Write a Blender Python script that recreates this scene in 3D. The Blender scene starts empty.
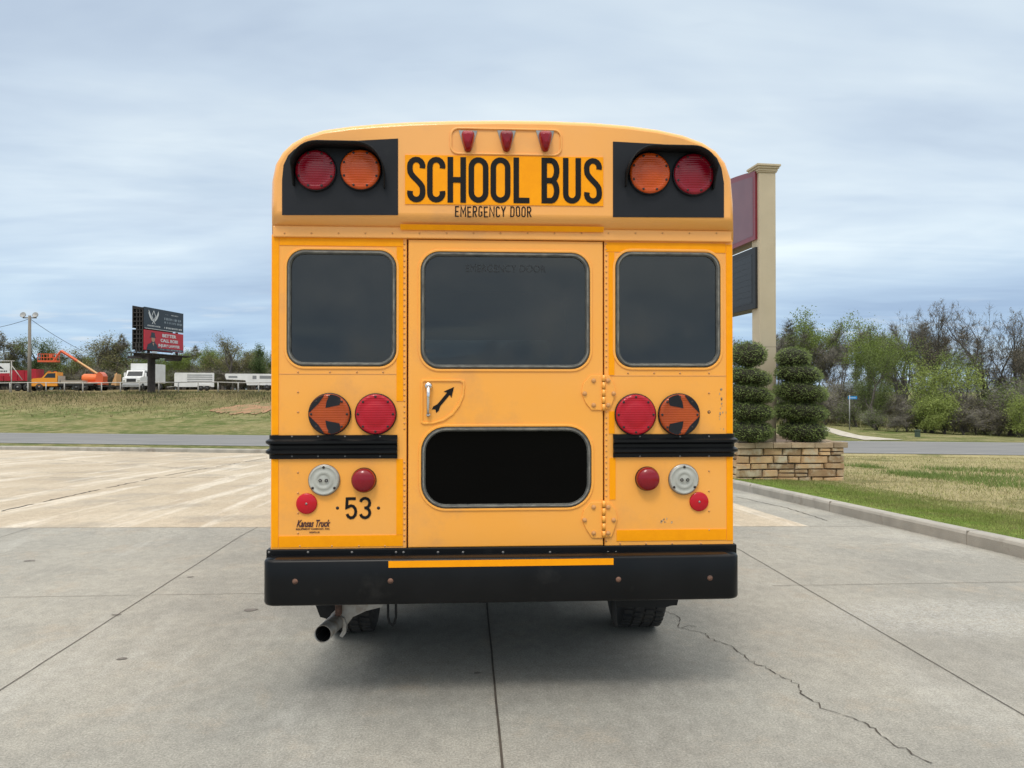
import bpy, bmesh, math, random
from mathutils import Vector, Matrix, Euler
R = math.radians
scene = bpy.context.scene
COL = scene.collection
# ---------------------------------------------------------------- camera
FPX = 770.0
YAW, PITCH, EYE = R(3.34), math.atan(7/770.0), 1.6
cd = bpy.data.cameras.new('camera'); cam = bpy.data.objects.new('camera', cd); COL.objects.link(cam)
cd.sensor_fit = 'HORIZONTAL'; cd.sensor_width = 36.0; cd.lens = 36.0*FPX/1024.0
cd.clip_start = 0.05; cd.clip_end = 9000
cam.location = (0, 0, EYE); cam.rotation_euler = (math.pi/2+PITCH, 0, -YAW)
scene.camera = cam
# ---------------------------------------------------------------- sky, sun, exposure
SUN_EL, SUN_ROT = R(58), R(200)      # behind and left of the camera, behind the cloud
world = bpy.data.worlds.new('World'); scene.world = world; world.use_nodes = True
nt = world.node_tree; N = nt.nodes; L = nt.links; N.clear()
def wn(t, **k):
    n = N.new(t)
    for a, b in k.items(): setattr(n, a, b)
    return n
def wmath(op, a, b=None, clamp=False):
    n = wn('ShaderNodeMath', operation=op, use_clamp=clamp)
    for i, v in enumerate((a, b)):
        if v is None: continue
        if isinstance(v, (int, float)): n.inputs[i].default_value = v
        else: L.new(v, n.inputs[i])
    return n.outputs[0]
sky = wn('ShaderNodeTexSky', sky_type='NISHITA', sun_disc=False, sun_elevation=SUN_EL, sun_rotation=SUN_ROT)
sky.air_density = 1.0; sky.dust_density = 0.6; sky.ozone_density = 1.5
tc = wn('ShaderNodeTexCoord'); sep = wn('ShaderNodeSeparateXYZ'); L.new(tc.outputs['Generated'], sep.inputs[0])
zz = wmath('ADD', wmath('MAXIMUM', sep.outputs[2], 0.0), 0.09)
px_ = wmath('DIVIDE', sep.outputs[0], zz); py_ = wmath('DIVIDE', sep.outputs[1], zz)
cmb = wn('ShaderNodeCombineXYZ'); L.new(px_, cmb.inputs[0]); L.new(py_, cmb.inputs[1])
def wnoise(scale, detail, rough, sx, sy, rot=0, dist=0.0, off=(0,0,0)):
    mp = wn('ShaderNodeMapping'); mp.inputs['Scale'].default_value = (sx, sy, 1); mp.inputs['Rotation'].default_value = (0,0,rot)
    mp.inputs['Location'].default_value = off
    L.new(cmb.outputs[0], mp.inputs[0])
    n = wn('ShaderNodeTexNoise'); n.inputs['Scale'].default_value = scale; n.inputs['Detail'].default_value = detail
    n.inputs['Roughness'].default_value = rough; n.inputs['Distortion'].default_value = dist
    L.new(mp.outputs[0], n.inputs['Vector']); return n.outputs[0]
def wramp(v, stops):
    r = wn('ShaderNodeValToRGB'); e = r.color_ramp.elements
    while len(e) < len(stops): e.new(0.5)
    for i, (p, c) in enumerate(stops):
        e[i].position = p; e[i].color = (c, c, c, 1) if isinstance(c, (int, float)) else (*c, 1)
    L.new(v, r.inputs[0]); return r.outputs[0]
def wmix(f, a, b):
    m = wn('ShaderNodeMix', data_type='RGBA')
    if isinstance(f, (int, float)): m.inputs[0].default_value = f
    else: L.new(f, m.inputs[0])
    for i, v in ((6, a), (7, b)):
        if isinstance(v, tuple): m.inputs[i].default_value = (*v, 1)
        else: L.new(v, m.inputs[i])
    return m.outputs[2]
big = wnoise(0.50, 5, 0.55, 0.8, 1.15, R(12), 0.5, (3.1, 1.7, 0))
wisp = wnoise(1.3, 6, 0.5, 0.5, 1.5, R(-14), 0.8, (7, 2, 0))
shade = wmath('ADD', wmath('MULTIPLY', big, 0.78), wmath('MULTIPLY', wisp, 0.22))
cloudc = wramp(shade, [(0.36, (4.1, 4.9, 6.0)), (0.46, (5.0, 5.85, 6.8)), (0.54, (5.8, 6.6, 7.3)), (0.64, (7.3, 7.9, 8.1))])
# elevation bands: brighter belt at mid height, bluer and darker low
elev = wmath('ARCSINE', sep.outputs[2])
band = wramp(wmath('MULTIPLY', elev, 1.0/R(60)), [(0.0, (0.88, 0.97, 1.08)), (0.06, (0.72, 0.86, 1.0)), (0.13, (0.88, 0.96, 1.04)), (0.20, (1.10, 1.12, 1.12)), (0.30, (1.0, 1.02, 1.04)), (0.45, (0.98, 1.0, 1.02)), (0.75, (2.5, 2.15, 1.85)), (1.0, (3.4, 2.9, 2.4))])
mm = wn('ShaderNodeMix', data_type='RGBA', blend_type='MULTIPLY'); mm.inputs[0].default_value = 1.0
L.new(cloudc, mm.inputs[6]); L.new(band, mm.inputs[7]); cl = mm.outputs[2]
hole = wramp(wnoise(0.9, 6, 0.6, 0.5, 1.3, R(5), 0.4, (1.0, 5.2, 0)), [(0.56, 1.0), (0.70, 0.80)])
skymix = wmix(hole, sky.outputs[0], cl)
# small bright puffs low on the right
puffn = wnoise(3.0, 6, 0.55, 0.5, 0.7, 0, 0.2, (4.4, 0.3, 0))
pm = wmath('MULTIPLY', wramp(puffn, [(0.57, 0.0), (0.67, 0.8)]), wramp(wmath('MULTIPLY', elev, 1.0/R(60)), [(0.02, 0.0), (0.045, 0.9), (0.12, 0.0)]))
skymix = wmix(pm, skymix, (6.6, 7.1, 7.4))
bg = wn('ShaderNodeBackground'); bg.inputs[1].default_value = 0.10; L.new(skymix, bg.inputs[0])
wo = wn('ShaderNodeOutputWorld'); L.new(bg.outputs[0], wo.inputs[0])
sd = bpy.data.lights.new('sun', 'SUN'); sd.energy = 1.1; sd.angle = R(14); sd.color = (1.0, 0.95, 0.88)
so = bpy.data.objects.new('sun', sd); COL.objects.link(so)
# Nishita: sun_rotation measured from +Y towards +X (clockwise seen from above)
sdir = Vector((math.sin(SUN_ROT)*math.cos(SUN_EL), math.cos(SUN_ROT)*math.cos(SUN_EL), math.sin(SUN_EL)))
so.rotation_euler = sdir.to_track_quat('Z', 'Y').to_euler(); so.location = (0, -10, 30)
vs = scene.view_settings; vs.view_transform = 'Standard'; vs.look = 'None'; vs.gamma = 1.0; vs.exposure = 0.25
vs.use_curve_mapping = False
scene.cycles.max_bounces = 8; scene.cycles.transparent_max_bounces = 12
try: scene.cycles.use_denoising = True
except Exception: pass

# ---------------------------------------------------------------- measuring helpers (photo pixel -> point on a real plane)
CM = Euler((math.pi/2+PITCH, 0, -YAW)).to_matrix()
FW = Vector((math.sin(YAW), math.cos(YAW), 0))
def ray(px, py): return CM @ Vector(((px-512)/FPX, (384-py)/FPX, -1.0))
def P(px, py, Y):
    d = ray(px, py); t = Y/d.y
    return Vector((d.x*t, Y, EYE+d.z*t))
def PD(px, py, dist):
    d = ray(px, py); t = dist/(d.x*FW.x+d.y*FW.y)
    return Vector((d.x*t, d.y*t, EYE+d.z*t))

# ---------------------------------------------------------------- objects
def tag(o, label=None, cat=None, group=None, kind=None):
    if label: o['label'] = label
    if cat: o['category'] = cat
    if group: o['group'] = group
    if kind: o['kind'] = kind
    return o
def empty(name, loc, rz=0.0):
    o = bpy.data.objects.new(name, None); COL.objects.link(o); o.empty_display_size = 0.2
    o.location = loc; o.rotation_euler = (0, 0, rz); return o
def link(name, me, m, parent=None):
    o = bpy.data.objects.new(name, me); COL.objects.link(o)
    ms = m if isinstance(m, (list, tuple)) else [m]
    me.materials.clear()
    for x in ms: me.materials.append(x)
    if parent: o.parent = parent
    return o
def copy_tree(o, parent=None):
    c = o.copy(); COL.objects.link(c)
    if parent: c.parent = parent
    for ch in [x for x in bpy.data.objects if x.parent == o]: copy_tree(ch, c)
    return c
class MB:
    """gathers vertices and faces; off is subtracted so shapes may be given in world coordinates"""
    def __init__(s, off=(0,0,0)): s.v=[]; s.f=[]; s.mi=[]; s.sm=[]; s.off=Vector(off); s.cur=0
    def add(s, vs, fs, smooth=False):
        b=len(s.v); s.v += [Vector(v) for v in vs]
        for f in fs: s.f.append([i+b for i in f]); s.mi.append(s.cur); s.sm.append(smooth)
        return s
    def box(s, x0,x1,y0,y1,z0,z1, bev=0.0):
        if x0>x1: x0,x1=x1,x0
        if y0>y1: y0,y1=y1,y0
        if z0>z1: z0,z1=z1,z0
        if bev<=0:
            return s.add([(x0,y0,z0),(x1,y0,z0),(x1,y1,z0),(x0,y1,z0),(x0,y0,z1),(x1,y0,z1),(x1,y1,z1),(x0,y1,z1)],
                         [(0,3,2,1),(4,5,6,7),(0,1,5,4),(1,2,6,5),(2,3,7,6),(3,0,4,7)])
        bm=bmesh.new(); bmesh.ops.create_cube(bm,size=1)
        for v in bm.verts: v.co=Vector(((x0+x1)/2+v.co.x*(x1-x0),(y0+y1)/2+v.co.y*(y1-y0),(z0+z1)/2+v.co.z*(z1-z0)))
        bmesh.ops.bevel(bm,geom=bm.edges[:],offset=bev,segments=2,affect='EDGES',profile=0.5)
        s.frombm(bm); return s
    def frombm(s, bm, smooth=False, M=None):
        bm.verts.index_update()
        s.add([(M@v.co if M else v.co.copy()) for v in bm.verts],[[v.index for v in f.verts] for f in bm.faces],smooth); bm.free(); return s
    def frommesh(s, me, M, smooth=False):
        s.add([M@v.co for v in me.vertices],[list(p.vertices) for p in me.polygons],smooth); return s
    def tube(s, pts, r, n=8, caps=True, smooth=True):
        pts=[Vector(p) for p in pts]; rs=r if isinstance(r,(list,tuple)) else [r]*len(pts)
        vs=[]; prev=None
        for i,p in enumerate(pts):
            t=(pts[min(i+1,len(pts)-1)]-pts[max(i-1,0)])
            t=t.normalized() if t.length>1e-9 else Vector((0,0,1))
            a=prev if prev else (Vector((1,0,0)) if abs(t.x)<0.8 else Vector((0,1,0)))
            u=(a-t*a.dot(t)).normalized(); w=t.cross(u); prev=u
            for k in range(n):
                an=2*math.pi*k/n; vs.append(p+(u*math.cos(an)+w*math.sin(an))*rs[i])
        fs=[]
        for i in range(len(pts)-1):
            for k in range(n):
                k2=(k+1)%n; fs.append((i*n+k,i*n+k2,(i+1)*n+k2,(i+1)*n+k))
        if caps: fs.append(tuple(range(n-1,-1,-1))); fs.append(tuple((len(pts)-1)*n+k for k in range(n)))
        return s.add(vs,fs,smooth)
    def lathe(s, prof, c, axis='-Y', n=32, smooth=True, cap0=False, cap1=False):
        """prof: (radius, height along axis)"""
        c=Vector(c); A={'-Y':(Vector((1,0,0)),Vector((0,0,1)),Vector((0,-1,0))),'X':(Vector((0,1,0)),Vector((0,0,1)),Vector((1,0,0))),
           'Z':(Vector((1,0,0)),Vector((0,1,0)),Vector((0,0,1)))}[axis] if isinstance(axis,str) else axis
        vs=[c+(A[0]*math.cos(2*math.pi*k/n)+A[1]*math.sin(2*math.pi*k/n))*r+A[2]*h for r,h in prof for k in range(n)]
        fs=[(i*n+k,i*n+(k+1)%n,(i+1)*n+(k+1)%n,(i+1)*n+k) for i in range(len(prof)-1) for k in range(n)]
        if cap0: fs.append(tuple(range(n-1,-1,-1)))
        if cap1: fs.append(tuple((len(prof)-1)*n+k for k in range(n)))
        return s.add(vs,fs,smooth)
    def prism(s, poly, y0, y1):
        """poly (x,z) extruded between y0 and y1"""
        n=len(poly); vs=[(x,y0,z) for x,z in poly]+[(x,y1,z) for x,z in poly]
        return s.add(vs,[tuple(range(n)),tuple(range(2*n-1,n-1,-1))]+[(i,i+n,(i+1)%n+n,(i+1)%n) for i in range(n)])
    def build(s, name, m, parent=None, fix=True, autos=False):
        me=bpy.data.meshes.new(name); me.from_pydata([v-s.off for v in s.v],[],s.f)
        ms=m if isinstance(m,(list,tuple)) else [m]
        for x in ms: me.materials.append(x)
        me.polygons.foreach_set('material_index',s.mi); me.polygons.foreach_set('use_smooth',s.sm)
        if fix:
            bm=bmesh.new(); bm.from_mesh(me); bmesh.ops.recalc_face_normals(bm,faces=bm.faces[:]); bm.to_mesh(me); bm.free()
        me.update()
        o=bpy.data.objects.new(name,me); COL.objects.link(o)
        if parent: o.parent=parent
        return o
def build_each(mb, name, m, parent=None):
    par=list(range(len(mb.v)))
    def find(i):
        while par[i]!=i: par[i]=par[par[i]]; i=par[i]
        return i
    for f in mb.f:
        for i in f[1:]: par[find(i)]=find(f[0])
    groups={}
    for k,f in enumerate(mb.f): groups.setdefault(find(f[0]),[]).append(k)
    for ks in groups.values():
        s=MB(mb.off); idx={}
        for k in ks:
            for i in mb.f[k]:
                if i not in idx: idx[i]=len(s.v); s.v.append(mb.v[i])
            s.f.append([idx[i] for i in mb.f[k]]); s.mi.append(0); s.sm.append(mb.sm[k])
        s.build(name,m,parent)
def curve_mesh(loops, thick, bev=0.0, res=2):
    c=bpy.data.curves.new('tmp','CURVE'); c.dimensions='2D'; c.fill_mode='BOTH'; c.extrude=max(thick/2-bev,0.0); c.bevel_depth=bev; c.bevel_resolution=res; c.offset=-bev
    for lp in loops:
        sp=c.splines.new('POLY'); sp.points.add(len(lp)-1); sp.use_cyclic_u=True
        for i,(x,y) in enumerate(lp): sp.points[i].co=(x,y,0,1)
    o=bpy.data.objects.new('tmp',c); COL.objects.link(o)
    dg=bpy.context.evaluated_depsgraph_get(); me=bpy.data.meshes.new_from_object(o.evaluated_get(dg))
    bpy.data.objects.remove(o); bpy.data.curves.remove(c); return me
RX=Matrix.Rotation(math.pi/2,4,'X')
def plate(mb, loops, yfront, thick, bev=0.0):
    """flat plate in the XZ plane whose front (towards -Y) is at yfront"""
    me=curve_mesh(loops,thick,bev); mb.frommesh(me,Matrix.Translation((0,yfront+thick/2,0))@RX); bpy.data.meshes.remove(me); return mb
def text_mesh(body, size, width=None, shear=0.0, ext=0.001, bold=0.0, spacing=1.0):
    c=bpy.data.curves.new('tmp','FONT'); c.body=body; c.size=size; c.align_x='CENTER'; c.align_y='CENTER'; c.extrude=ext; c.shear=shear; c.offset=bold; c.resolution_u=3
    c.space_character=spacing
    o=bpy.data.objects.new('tmp',c); COL.objects.link(o)
    dg=bpy.context.evaluated_depsgraph_get(); me=bpy.data.meshes.new_from_object(o.evaluated_get(dg))
    bpy.data.objects.remove(o); bpy.data.curves.remove(c)
    if width:
        xs=[v.co.x for v in me.vertices]; w=max(xs)-min(xs); k=width/w; mid=(max(xs)+min(xs))/2
        for v in me.vertices: v.co.x=(v.co.x-mid)*k
    return me
def rrect(x0,z0,x1,z1,r,n=8):
    if x0>x1: x0,x1=x1,x0
    if z0>z1: z0,z1=z1,z0
    out=[]
    for cx,cz,a0 in ((x1-r,z1-r,0),(x0+r,z1-r,90),(x0+r,z0+r,180),(x1-r,z0+r,270)):
        for k in range(n+1):
            a=R(a0+90*k/n); out.append((cx+r*math.cos(a),cz+r*math.sin(a)))
    return out

# ---------------------------------------------------------------- materials
def mat(name, col, rough=0.6, metal=0.0, col2=None, nscale=5.0, ndetail=4, bump=0.0, bscale=60.0, coat=0.0, spec=0.5,
        lo=0.35, hi=0.65, island=0.0, trans=0.0, stretch=(1,1,1), emis=None, dirt=None, dscale=3.0, dlo=0.55, dhi=0.75, rvar=0.0):
    m=bpy.data.materials.new(name); m.use_nodes=True; t=m.node_tree; n=t.nodes; l=t.links
    b=n['Principled BSDF']; b.inputs['Base Color'].default_value=(*col,1); b.inputs['Roughness'].default_value=rough
    b.inputs['Metallic'].default_value=metal; b.inputs['Coat Weight'].default_value=coat; b.inputs['Specular IOR Level'].default_value=spec
    b.inputs['Coat Roughness'].default_value=0.08
    c=n.new('ShaderNodeTexCoord'); mp=n.new('ShaderNodeMapping'); mp.inputs['Scale'].default_value=stretch; l.new(c.outputs['Object'],mp.inputs[0])
    out=None
    def ramp(v,a,b_):
        r=n.new('ShaderNodeMapRange'); r.inputs[1].default_value=a; r.inputs[2].default_value=b_; l.new(v,r.inputs[0]); return r.outputs[0]
    def mix(f,a,b_,mode='MIX'):
        x=n.new('ShaderNodeMix'); x.data_type='RGBA'; x.blend_type=mode
        if isinstance(f,float): x.inputs[0].default_value=f
        else: l.new(f,x.inputs[0])
        for i,v in ((6,a),(7,b_)):
            if isinstance(v,tuple): x.inputs[i].default_value=(*v[:3],1)
            else: l.new(v,x.inputs[i])
        return x.outputs[2]
    def noise(s,d,ro=0.55,vec=None):
        x=n.new('ShaderNodeTexNoise'); x.inputs['Scale'].default_value=s; x.inputs['Detail'].default_value=d; x.inputs['Roughness'].default_value=ro
        l.new(vec or mp.outputs[0],x.inputs['Vector']); return x.outputs[0]
    if col2 is not None:
        out=mix(ramp(noise(nscale,ndetail),lo,hi),col,col2)
    if island>0:
        g=n.new('ShaderNodeNewGeometry'); r=n.new('ShaderNodeMapRange'); r.inputs[3].default_value=1-island; r.inputs[4].default_value=1+island
        l.new(g.outputs['Random Per Island'],r.inputs[0])
        hv=n.new('ShaderNodeHueSaturation'); l.new(r.outputs[0],hv.inputs['Value'])
        if out is None: hv.inputs['Color'].default_value=(*col,1)
        else: l.new(out,hv.inputs['Color'])
        out=hv.outputs[0]
    if dirt is not None:
        out=mix(ramp(noise(dscale,6,0.65),dlo,dhi),out if out is not None else col,dirt)
    if out is not None: l.new(out,b.inputs['Base Color'])
    if rvar>0:
        r=n.new('ShaderNodeMapRange'); r.inputs[3].default_value=max(rough-rvar,0.02); r.inputs[4].default_value=min(rough+rvar,1)
        l.new(noise(7,5),r.inputs[0]); l.new(r.outputs[0],b.inputs['Roughness'])
    if bump>0:
        bn=n.new('ShaderNodeBump'); bn.inputs['Strength'].default_value=min(bump,1.0); bn.inputs['Distance'].default_value=0.01
        l.new(noise(bscale,4),bn.inputs['Height']); l.new(bn.outputs[0],b.inputs['Normal'])
    if trans>0:
        tr=n.new('ShaderNodeBsdfTranslucent'); ms=n.new('ShaderNodeMixShader'); ms.inputs[0].default_value=trans
        if out is not None: l.new(out,tr.inputs[0])
        else: tr.inputs[0].default_value=(*col,1)
        l.new(b.outputs[0],ms.inputs[1]); l.new(tr.outputs[0],ms.inputs[2]); l.new(ms.outputs[0],n['Material Output'].inputs[0])
    return m
YEL=(0.95,0.40,0.048)
M={}
M['yellow']=mat('bus_yellow_paint',YEL,0.42,col2=(0.93,0.415,0.075),nscale=1.6,ndetail=5,coat=0.3,bump=0.10,bscale=2.6,dirt=(0.62,0.29,0.10),dscale=2.6,dlo=0.54,dhi=0.95,rvar=0.08)
M['cap']=mat('bus_yellow_cap',(0.93,0.41,0.078),0.40,col2=(0.90,0.42,0.11),nscale=1.3,coat=0.3,bump=0.08,bscale=2.2,dirt=(0.62,0.31,0.12),dscale=2.4,dlo=0.54,dhi=0.95,rvar=0.07)
M['tape']=mat('reflective_yellow_tape',(1.0,0.37,0.0),0.5,col2=(0.95,0.34,0.0),nscale=20,coat=0.0,spec=0.2)
M['black']=mat('black_paint',(0.003,0.0035,0.0045),0.34,col2=(0.006,0.0065,0.0075),nscale=3,coat=0.0,spec=0.22,bump=0.03,bscale=12,dirt=(0.045,0.043,0.04),dscale=5,dlo=0.60,dhi=1.1,rvar=0.12)
M['blackpanel']=mat('satin_black_paint',(0.007,0.008,0.011),0.48,col2=(0.011,0.012,0.016),nscale=3,rvar=0.08,spec=0.3,dirt=(0.03,0.03,0.03),dscale=4,dlo=.58,dhi=.9)
M['hood']=mat('matte_black_hood',(0.008,0.008,0.009),0.6,spec=0.25)
M['letter']=mat('black_lettering',(0.008,0.007,0.007),0.6,spec=0.2)
M['rubber']=mat('rubber_gasket',(0.045,0.047,0.045),0.55,col2=(0.10,0.098,0.085),nscale=26,ndetail=6,bump=0.1,bscale=80)
M['lead']=mat('weathered_gasket_lip',(0.23,0.22,0.19),0.5,col2=(0.09,0.088,0.08),nscale=18,ndetail=6)
M['seam']=mat('dark_seam',(0.16,0.05,0.012),0.7)
M['rivet']=mat('painted_rivet',(0.62,0.30,0.10),0.5)
M['steel']=mat('worn_steel',(0.42,0.41,0.39),0.35,metal=0.9,col2=(0.30,0.28,0.26),nscale=20,bump=0.05)
M['chrome']=mat('chrome',(0.75,0.75,0.75),0.15,metal=1.0)
M['screw']=mat('screw_heads',(0.02,0.012,0.01),0.5)
M['rust']=mat('rusty_steel',(0.20,0.10,0.065),0.8,col2=(0.07,0.04,0.03),nscale=40,bump=0.3)
M['exhaust']=mat('exhaust_steel',(0.42,0.40,0.37),0.5,metal=0.6,col2=(0.24,0.19,0.14),nscale=14,ndetail=6,bump=0.15,lo=0.45,hi=0.7)
M['dullrivet']=mat('dull_rivet_heads',(0.16,0.155,0.15),0.6)
M['dark']=mat('dark_underbody',(0.012,0.012,0.012),0.8)
M['tyre']=mat('tyre_rubber',(0.022,0.022,0.023),0.75,col2=(0.05,0.047,0.042),nscale=9,bump=0.3,bscale=60)
M['dent']=mat('chipped_primer',(0.62,0.42,0.22),0.6,col2=(0.30,0.20,0.12),nscale=60)
def lens(name,c,c2,ribs=0.0,flat=0.22):
    m=mat(name,c,flat,col2=c2,nscale=6,coat=0.15,spec=0.4)
    n=m.node_tree.nodes; l=m.node_tree.links; b=n['Principled BSDF']
    if ribs>0:
        tc_=n.new('ShaderNodeTexCoord'); w=n.new('ShaderNodeTexWave'); w.wave_type='BANDS'; w.bands_direction='Z'; w.inputs['Scale'].default_value=ribs; w.inputs['Distortion'].default_value=0
        l.new(tc_.outputs['Object'],w.inputs['Vector']); bn=n.new('ShaderNodeBump'); bn.inputs['Strength'].default_value=0.35; bn.inputs['Distance'].default_value=0.002
        l.new(w.outputs['Fac'],bn.inputs['Height']); l.new(bn.outputs[0],b.inputs['Normal']); l.new(bn.outputs[0],b.inputs['Coat Normal'])
    return m
M['redlens']=lens('red_ribbed_lens',(0.46,0.002,0.014),(0.38,0.002,0.014),26)
M['redflash']=lens('dark_red_flasher_lens',(0.21,0.002,0.012),(0.27,0.002,0.014),26)
M['amber']=lens('amber_flasher_lens',(0.62,0.088,0.004),(0.52,0.066,0.004),26)
M['amberturn']=lens('amber_turn_lens',(0.44,0.070,0.006),(0.36,0.052,0.005),26)
M['reddome']=lens('red_dome_lens',(0.27,0.002,0.010),(0.22,0.002,0.010),0)
M['redreflector']=lens('red_reflector',(0.55,0.002,0.014),(0.48,0.002,0.012),0)
M['clear']=lens('clear_backup_lens',(0.52,0.52,0.47),(0.38,0.38,0.34),0)
M['markerlens']=lens('red_marker_lens',(0.30,0.001,0.012),(0.18,0.001,0.008),0)
def glass(name, tint, spec=0.5, rough=0.03):
    m=bpy.data.materials.new(name); m.use_nodes=True; t=m.node_tree; n=t.nodes; l=t.links; b=n['Principled BSDF']
    b.inputs['Base Color'].default_value=(*tint,1); b.inputs['Roughness'].default_value=rough; b.inputs['Specular IOR Level'].default_value=spec; b.inputs['IOR'].default_value=1.5
    c=n.new('ShaderNodeTexCoord'); x=n.new('ShaderNodeTexNoise'); x.inputs['Scale'].default_value=2.2; x.inputs['Detail'].default_value=3; l.new(c.outputs['Object'],x.inputs['Vector'])
    r=n.new('ShaderNodeMapRange'); r.inputs[3].default_value=rough; r.inputs[4].default_value=rough+0.12; l.new(x.outputs[0],r.inputs[0]); l.new(r.outputs[0],b.inputs['Roughness'])
    x2=n.new('ShaderNodeTexNoise'); x2.inputs['Scale'].default_value=1.6; x2.inputs['Detail'].default_value=4; l.new(c.outputs['Object'],x2.inputs['Vector'])
    mx=n.new('ShaderNodeMix'); mx.data_type='RGBA'; mx.inputs[6].default_value=(*[q*0.6 for q in tint],1); mx.inputs[7].default_value=(*[q*1.5 for q in tint],1)
    l.new(x2.outputs[0],mx.inputs[0]); l.new(mx.outputs[2],b.inputs['Base Color'])
    return m
def seethrough(name,tint,rough=0.02,ior=1.72):
    m=bpy.data.materials.new(name); m.use_nodes=True; t=m.node_tree; n=t.nodes; l=t.links; n.remove(n['Principled BSDF'])
    tr=n.new('ShaderNodeBsdfTransparent'); tr.inputs[0].default_value=(*tint,1); gl=n.new('ShaderNodeBsdfGlossy'); gl.inputs[0].default_value=(1,.95,.88,1)
    c=n.new('ShaderNodeTexCoord'); x=n.new('ShaderNodeTexNoise'); x.inputs['Scale'].default_value=3.0; x.inputs['Detail'].default_value=6; l.new(c.outputs['Object'],x.inputs['Vector'])
    r=n.new('ShaderNodeMapRange'); r.inputs[1].default_value=.35; r.inputs[2].default_value=.7; r.inputs[3].default_value=rough; r.inputs[4].default_value=rough+.16; l.new(x.outputs[0],r.inputs[0]); l.new(r.outputs[0],gl.inputs['Roughness'])
    f=n.new('ShaderNodeFresnel'); f.inputs[0].default_value=ior; mx=n.new('ShaderNodeMixShader'); l.new(f.outputs[0],mx.inputs[0]); l.new(tr.outputs[0],mx.inputs[1]); l.new(gl.outputs[0],mx.inputs[2])
    df=n.new('ShaderNodeBsdfDiffuse'); df.inputs[0].default_value=(.30,.29,.27,1); d2=n.new('ShaderNodeMapRange'); d2.inputs[1].default_value=.45; d2.inputs[2].default_value=.8; d2.inputs[3].default_value=.0; d2.inputs[4].default_value=.07; l.new(x.outputs[0],d2.inputs[0])
    m2=n.new('ShaderNodeMixShader'); l.new(d2.outputs[0],m2.inputs[0]); l.new(mx.outputs[0],m2.inputs[1]); l.new(df.outputs[0],m2.inputs[2]); l.new(m2.outputs[0],n['Material Output'].inputs[0])
    return m
M['glass']=seethrough('tinted_window_glass',(0.33,0.34,0.33))
M['clearglass']=seethrough('windscreen_glass',(0.42,0.44,0.42))
M['lining']=mat('grey_headliner',(0.20,0.20,0.19),.8)
M['seat']=mat('green_vinyl_seat',(0.02,0.035,0.03),.6)
M['darkglass']=glass('dark_lower_glass',(0.001,0.001,0.001),0.07)
M['vglass']=glass('vehicle_glass',(0.02,0.025,0.03),0.5)
# ================================================================ SCHOOL BUS
BY=4.0                                   # plane of the rear wall
bus=empty('school_bus',(0.2,BY+3.2,0)); bus['label']='yellow school bus seen from behind, parked on the concrete lot'; bus['category']='school bus'
BO=bus.location
XL,XR=P(270.5,400,BY).x, P(733.5,400,BY).x
def Z(py,Y=BY): return P(500,py,Y).z
def X(px,Y=BY): return P(px,391,Y).x
def nb(): return MB(BO)
LEN=6.6; BACK=BY
# ---- hull (sides, roof, floor) behind the rear wall
CY=3.93                                  # face of the cap
capo=[(272.5,236),(272,205),(272.5,183),(276,166),(283,154),(293,144.5),(306,137),(325,131),(352,127.2),(380,124.8),(410,123),(450,121.8),(500,121.3),(545,121.8),(590,123.6),(625,126.5),(655,130.5),(680,136),(700,143.5),(714,152.5),(724,165),(730,182),(732,205),(732.5,236)]
capw=[(P(a,b,CY+.09).x,P(a,b,CY+.09).z) for a,b in capo]
def inset(poly,d,cx=0.2,closed_bottom=True):
    out=[]; n=len(poly)
    for i,(x,z) in enumerate(poly):
        a=poly[max(i-1,0)]; b=poly[min(i+1,n-1)]; t=Vector((b[0]-a[0],b[1]-a[1])).normalized(); nrm=Vector((t.y,-t.x))
        out.append((x+nrm.x*d,z+nrm.y*d))
    return out
zfloor=Z(553); zlip=P(500,236.5,CY).z
hull=nb()
prof=[(x,z) for x,z in inset(capw,0.025)]
body=[(XL+0.006,zfloor)]+[(XL+0.006,zlip-0.02)]+[(max(min(x,XR-0.006),XL+0.006),z) for x,z in prof[1:-1]]+[(XR-0.006,zlip-0.02),(XR-0.006,zfloor)]
def ringloft(mb, rings, cap_first=True, cap_last=True, smooth=True):
    n=len(rings[0]); vs=[p for r in rings for p in r]
    fs=[(i*n+k,i*n+(k+1)%n,(i+1)*n+(k+1)%n,(i+1)*n+k) for i in range(len(rings)-1) for k in range(n)]
    mb.add(vs,fs,smooth)
    if cap_first: mb.add(rings[0],[tuple(range(n))])
    if cap_last: mb.add(rings[-1],[tuple(range(n-1,-1,-1))])
ringloft(hull,[[(x,y,z) for x,z in body] for y in (BY+0.03,BY+LEN)],False,False,smooth=False)
wsx=(-0.75,1.15,1.66,2.3)
plate(hull,[body,rrect(wsx[0],wsx[2],wsx[1],wsx[3],0.1)],BY+LEN-0.02,0.02)
inner=nb(); ib=inset(body,0.03); ringloft(inner,[[(x,y,z) for x,z in ib] for y in (BY+0.06,BY+LEN-0.03)],False,False,False)
inner.box(XL+.05,XR-.05,BY+.06,BY+LEN-.04,zfloor+.02,zfloor+.05)
inner.build('interior_lining',M['lining'],bus)
for k in range(5):
    for sx in (0,1):
        y0=BY+.75+k*1.05; x0=XL+.10 if sx==0 else XR-.95
        s_=nb(); s_.box(x0,x0+.85,y0,y0+.12,zfloor+.35,1.62,.05); s_.box(x0,x0+.85,y0+.1,y0+.5,zfloor+.35,zfloor+.5,.04); s_.build('passenger_seat',M['seat'],bus)
hull.build('body_shell',M['yellow'],bus)
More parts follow.
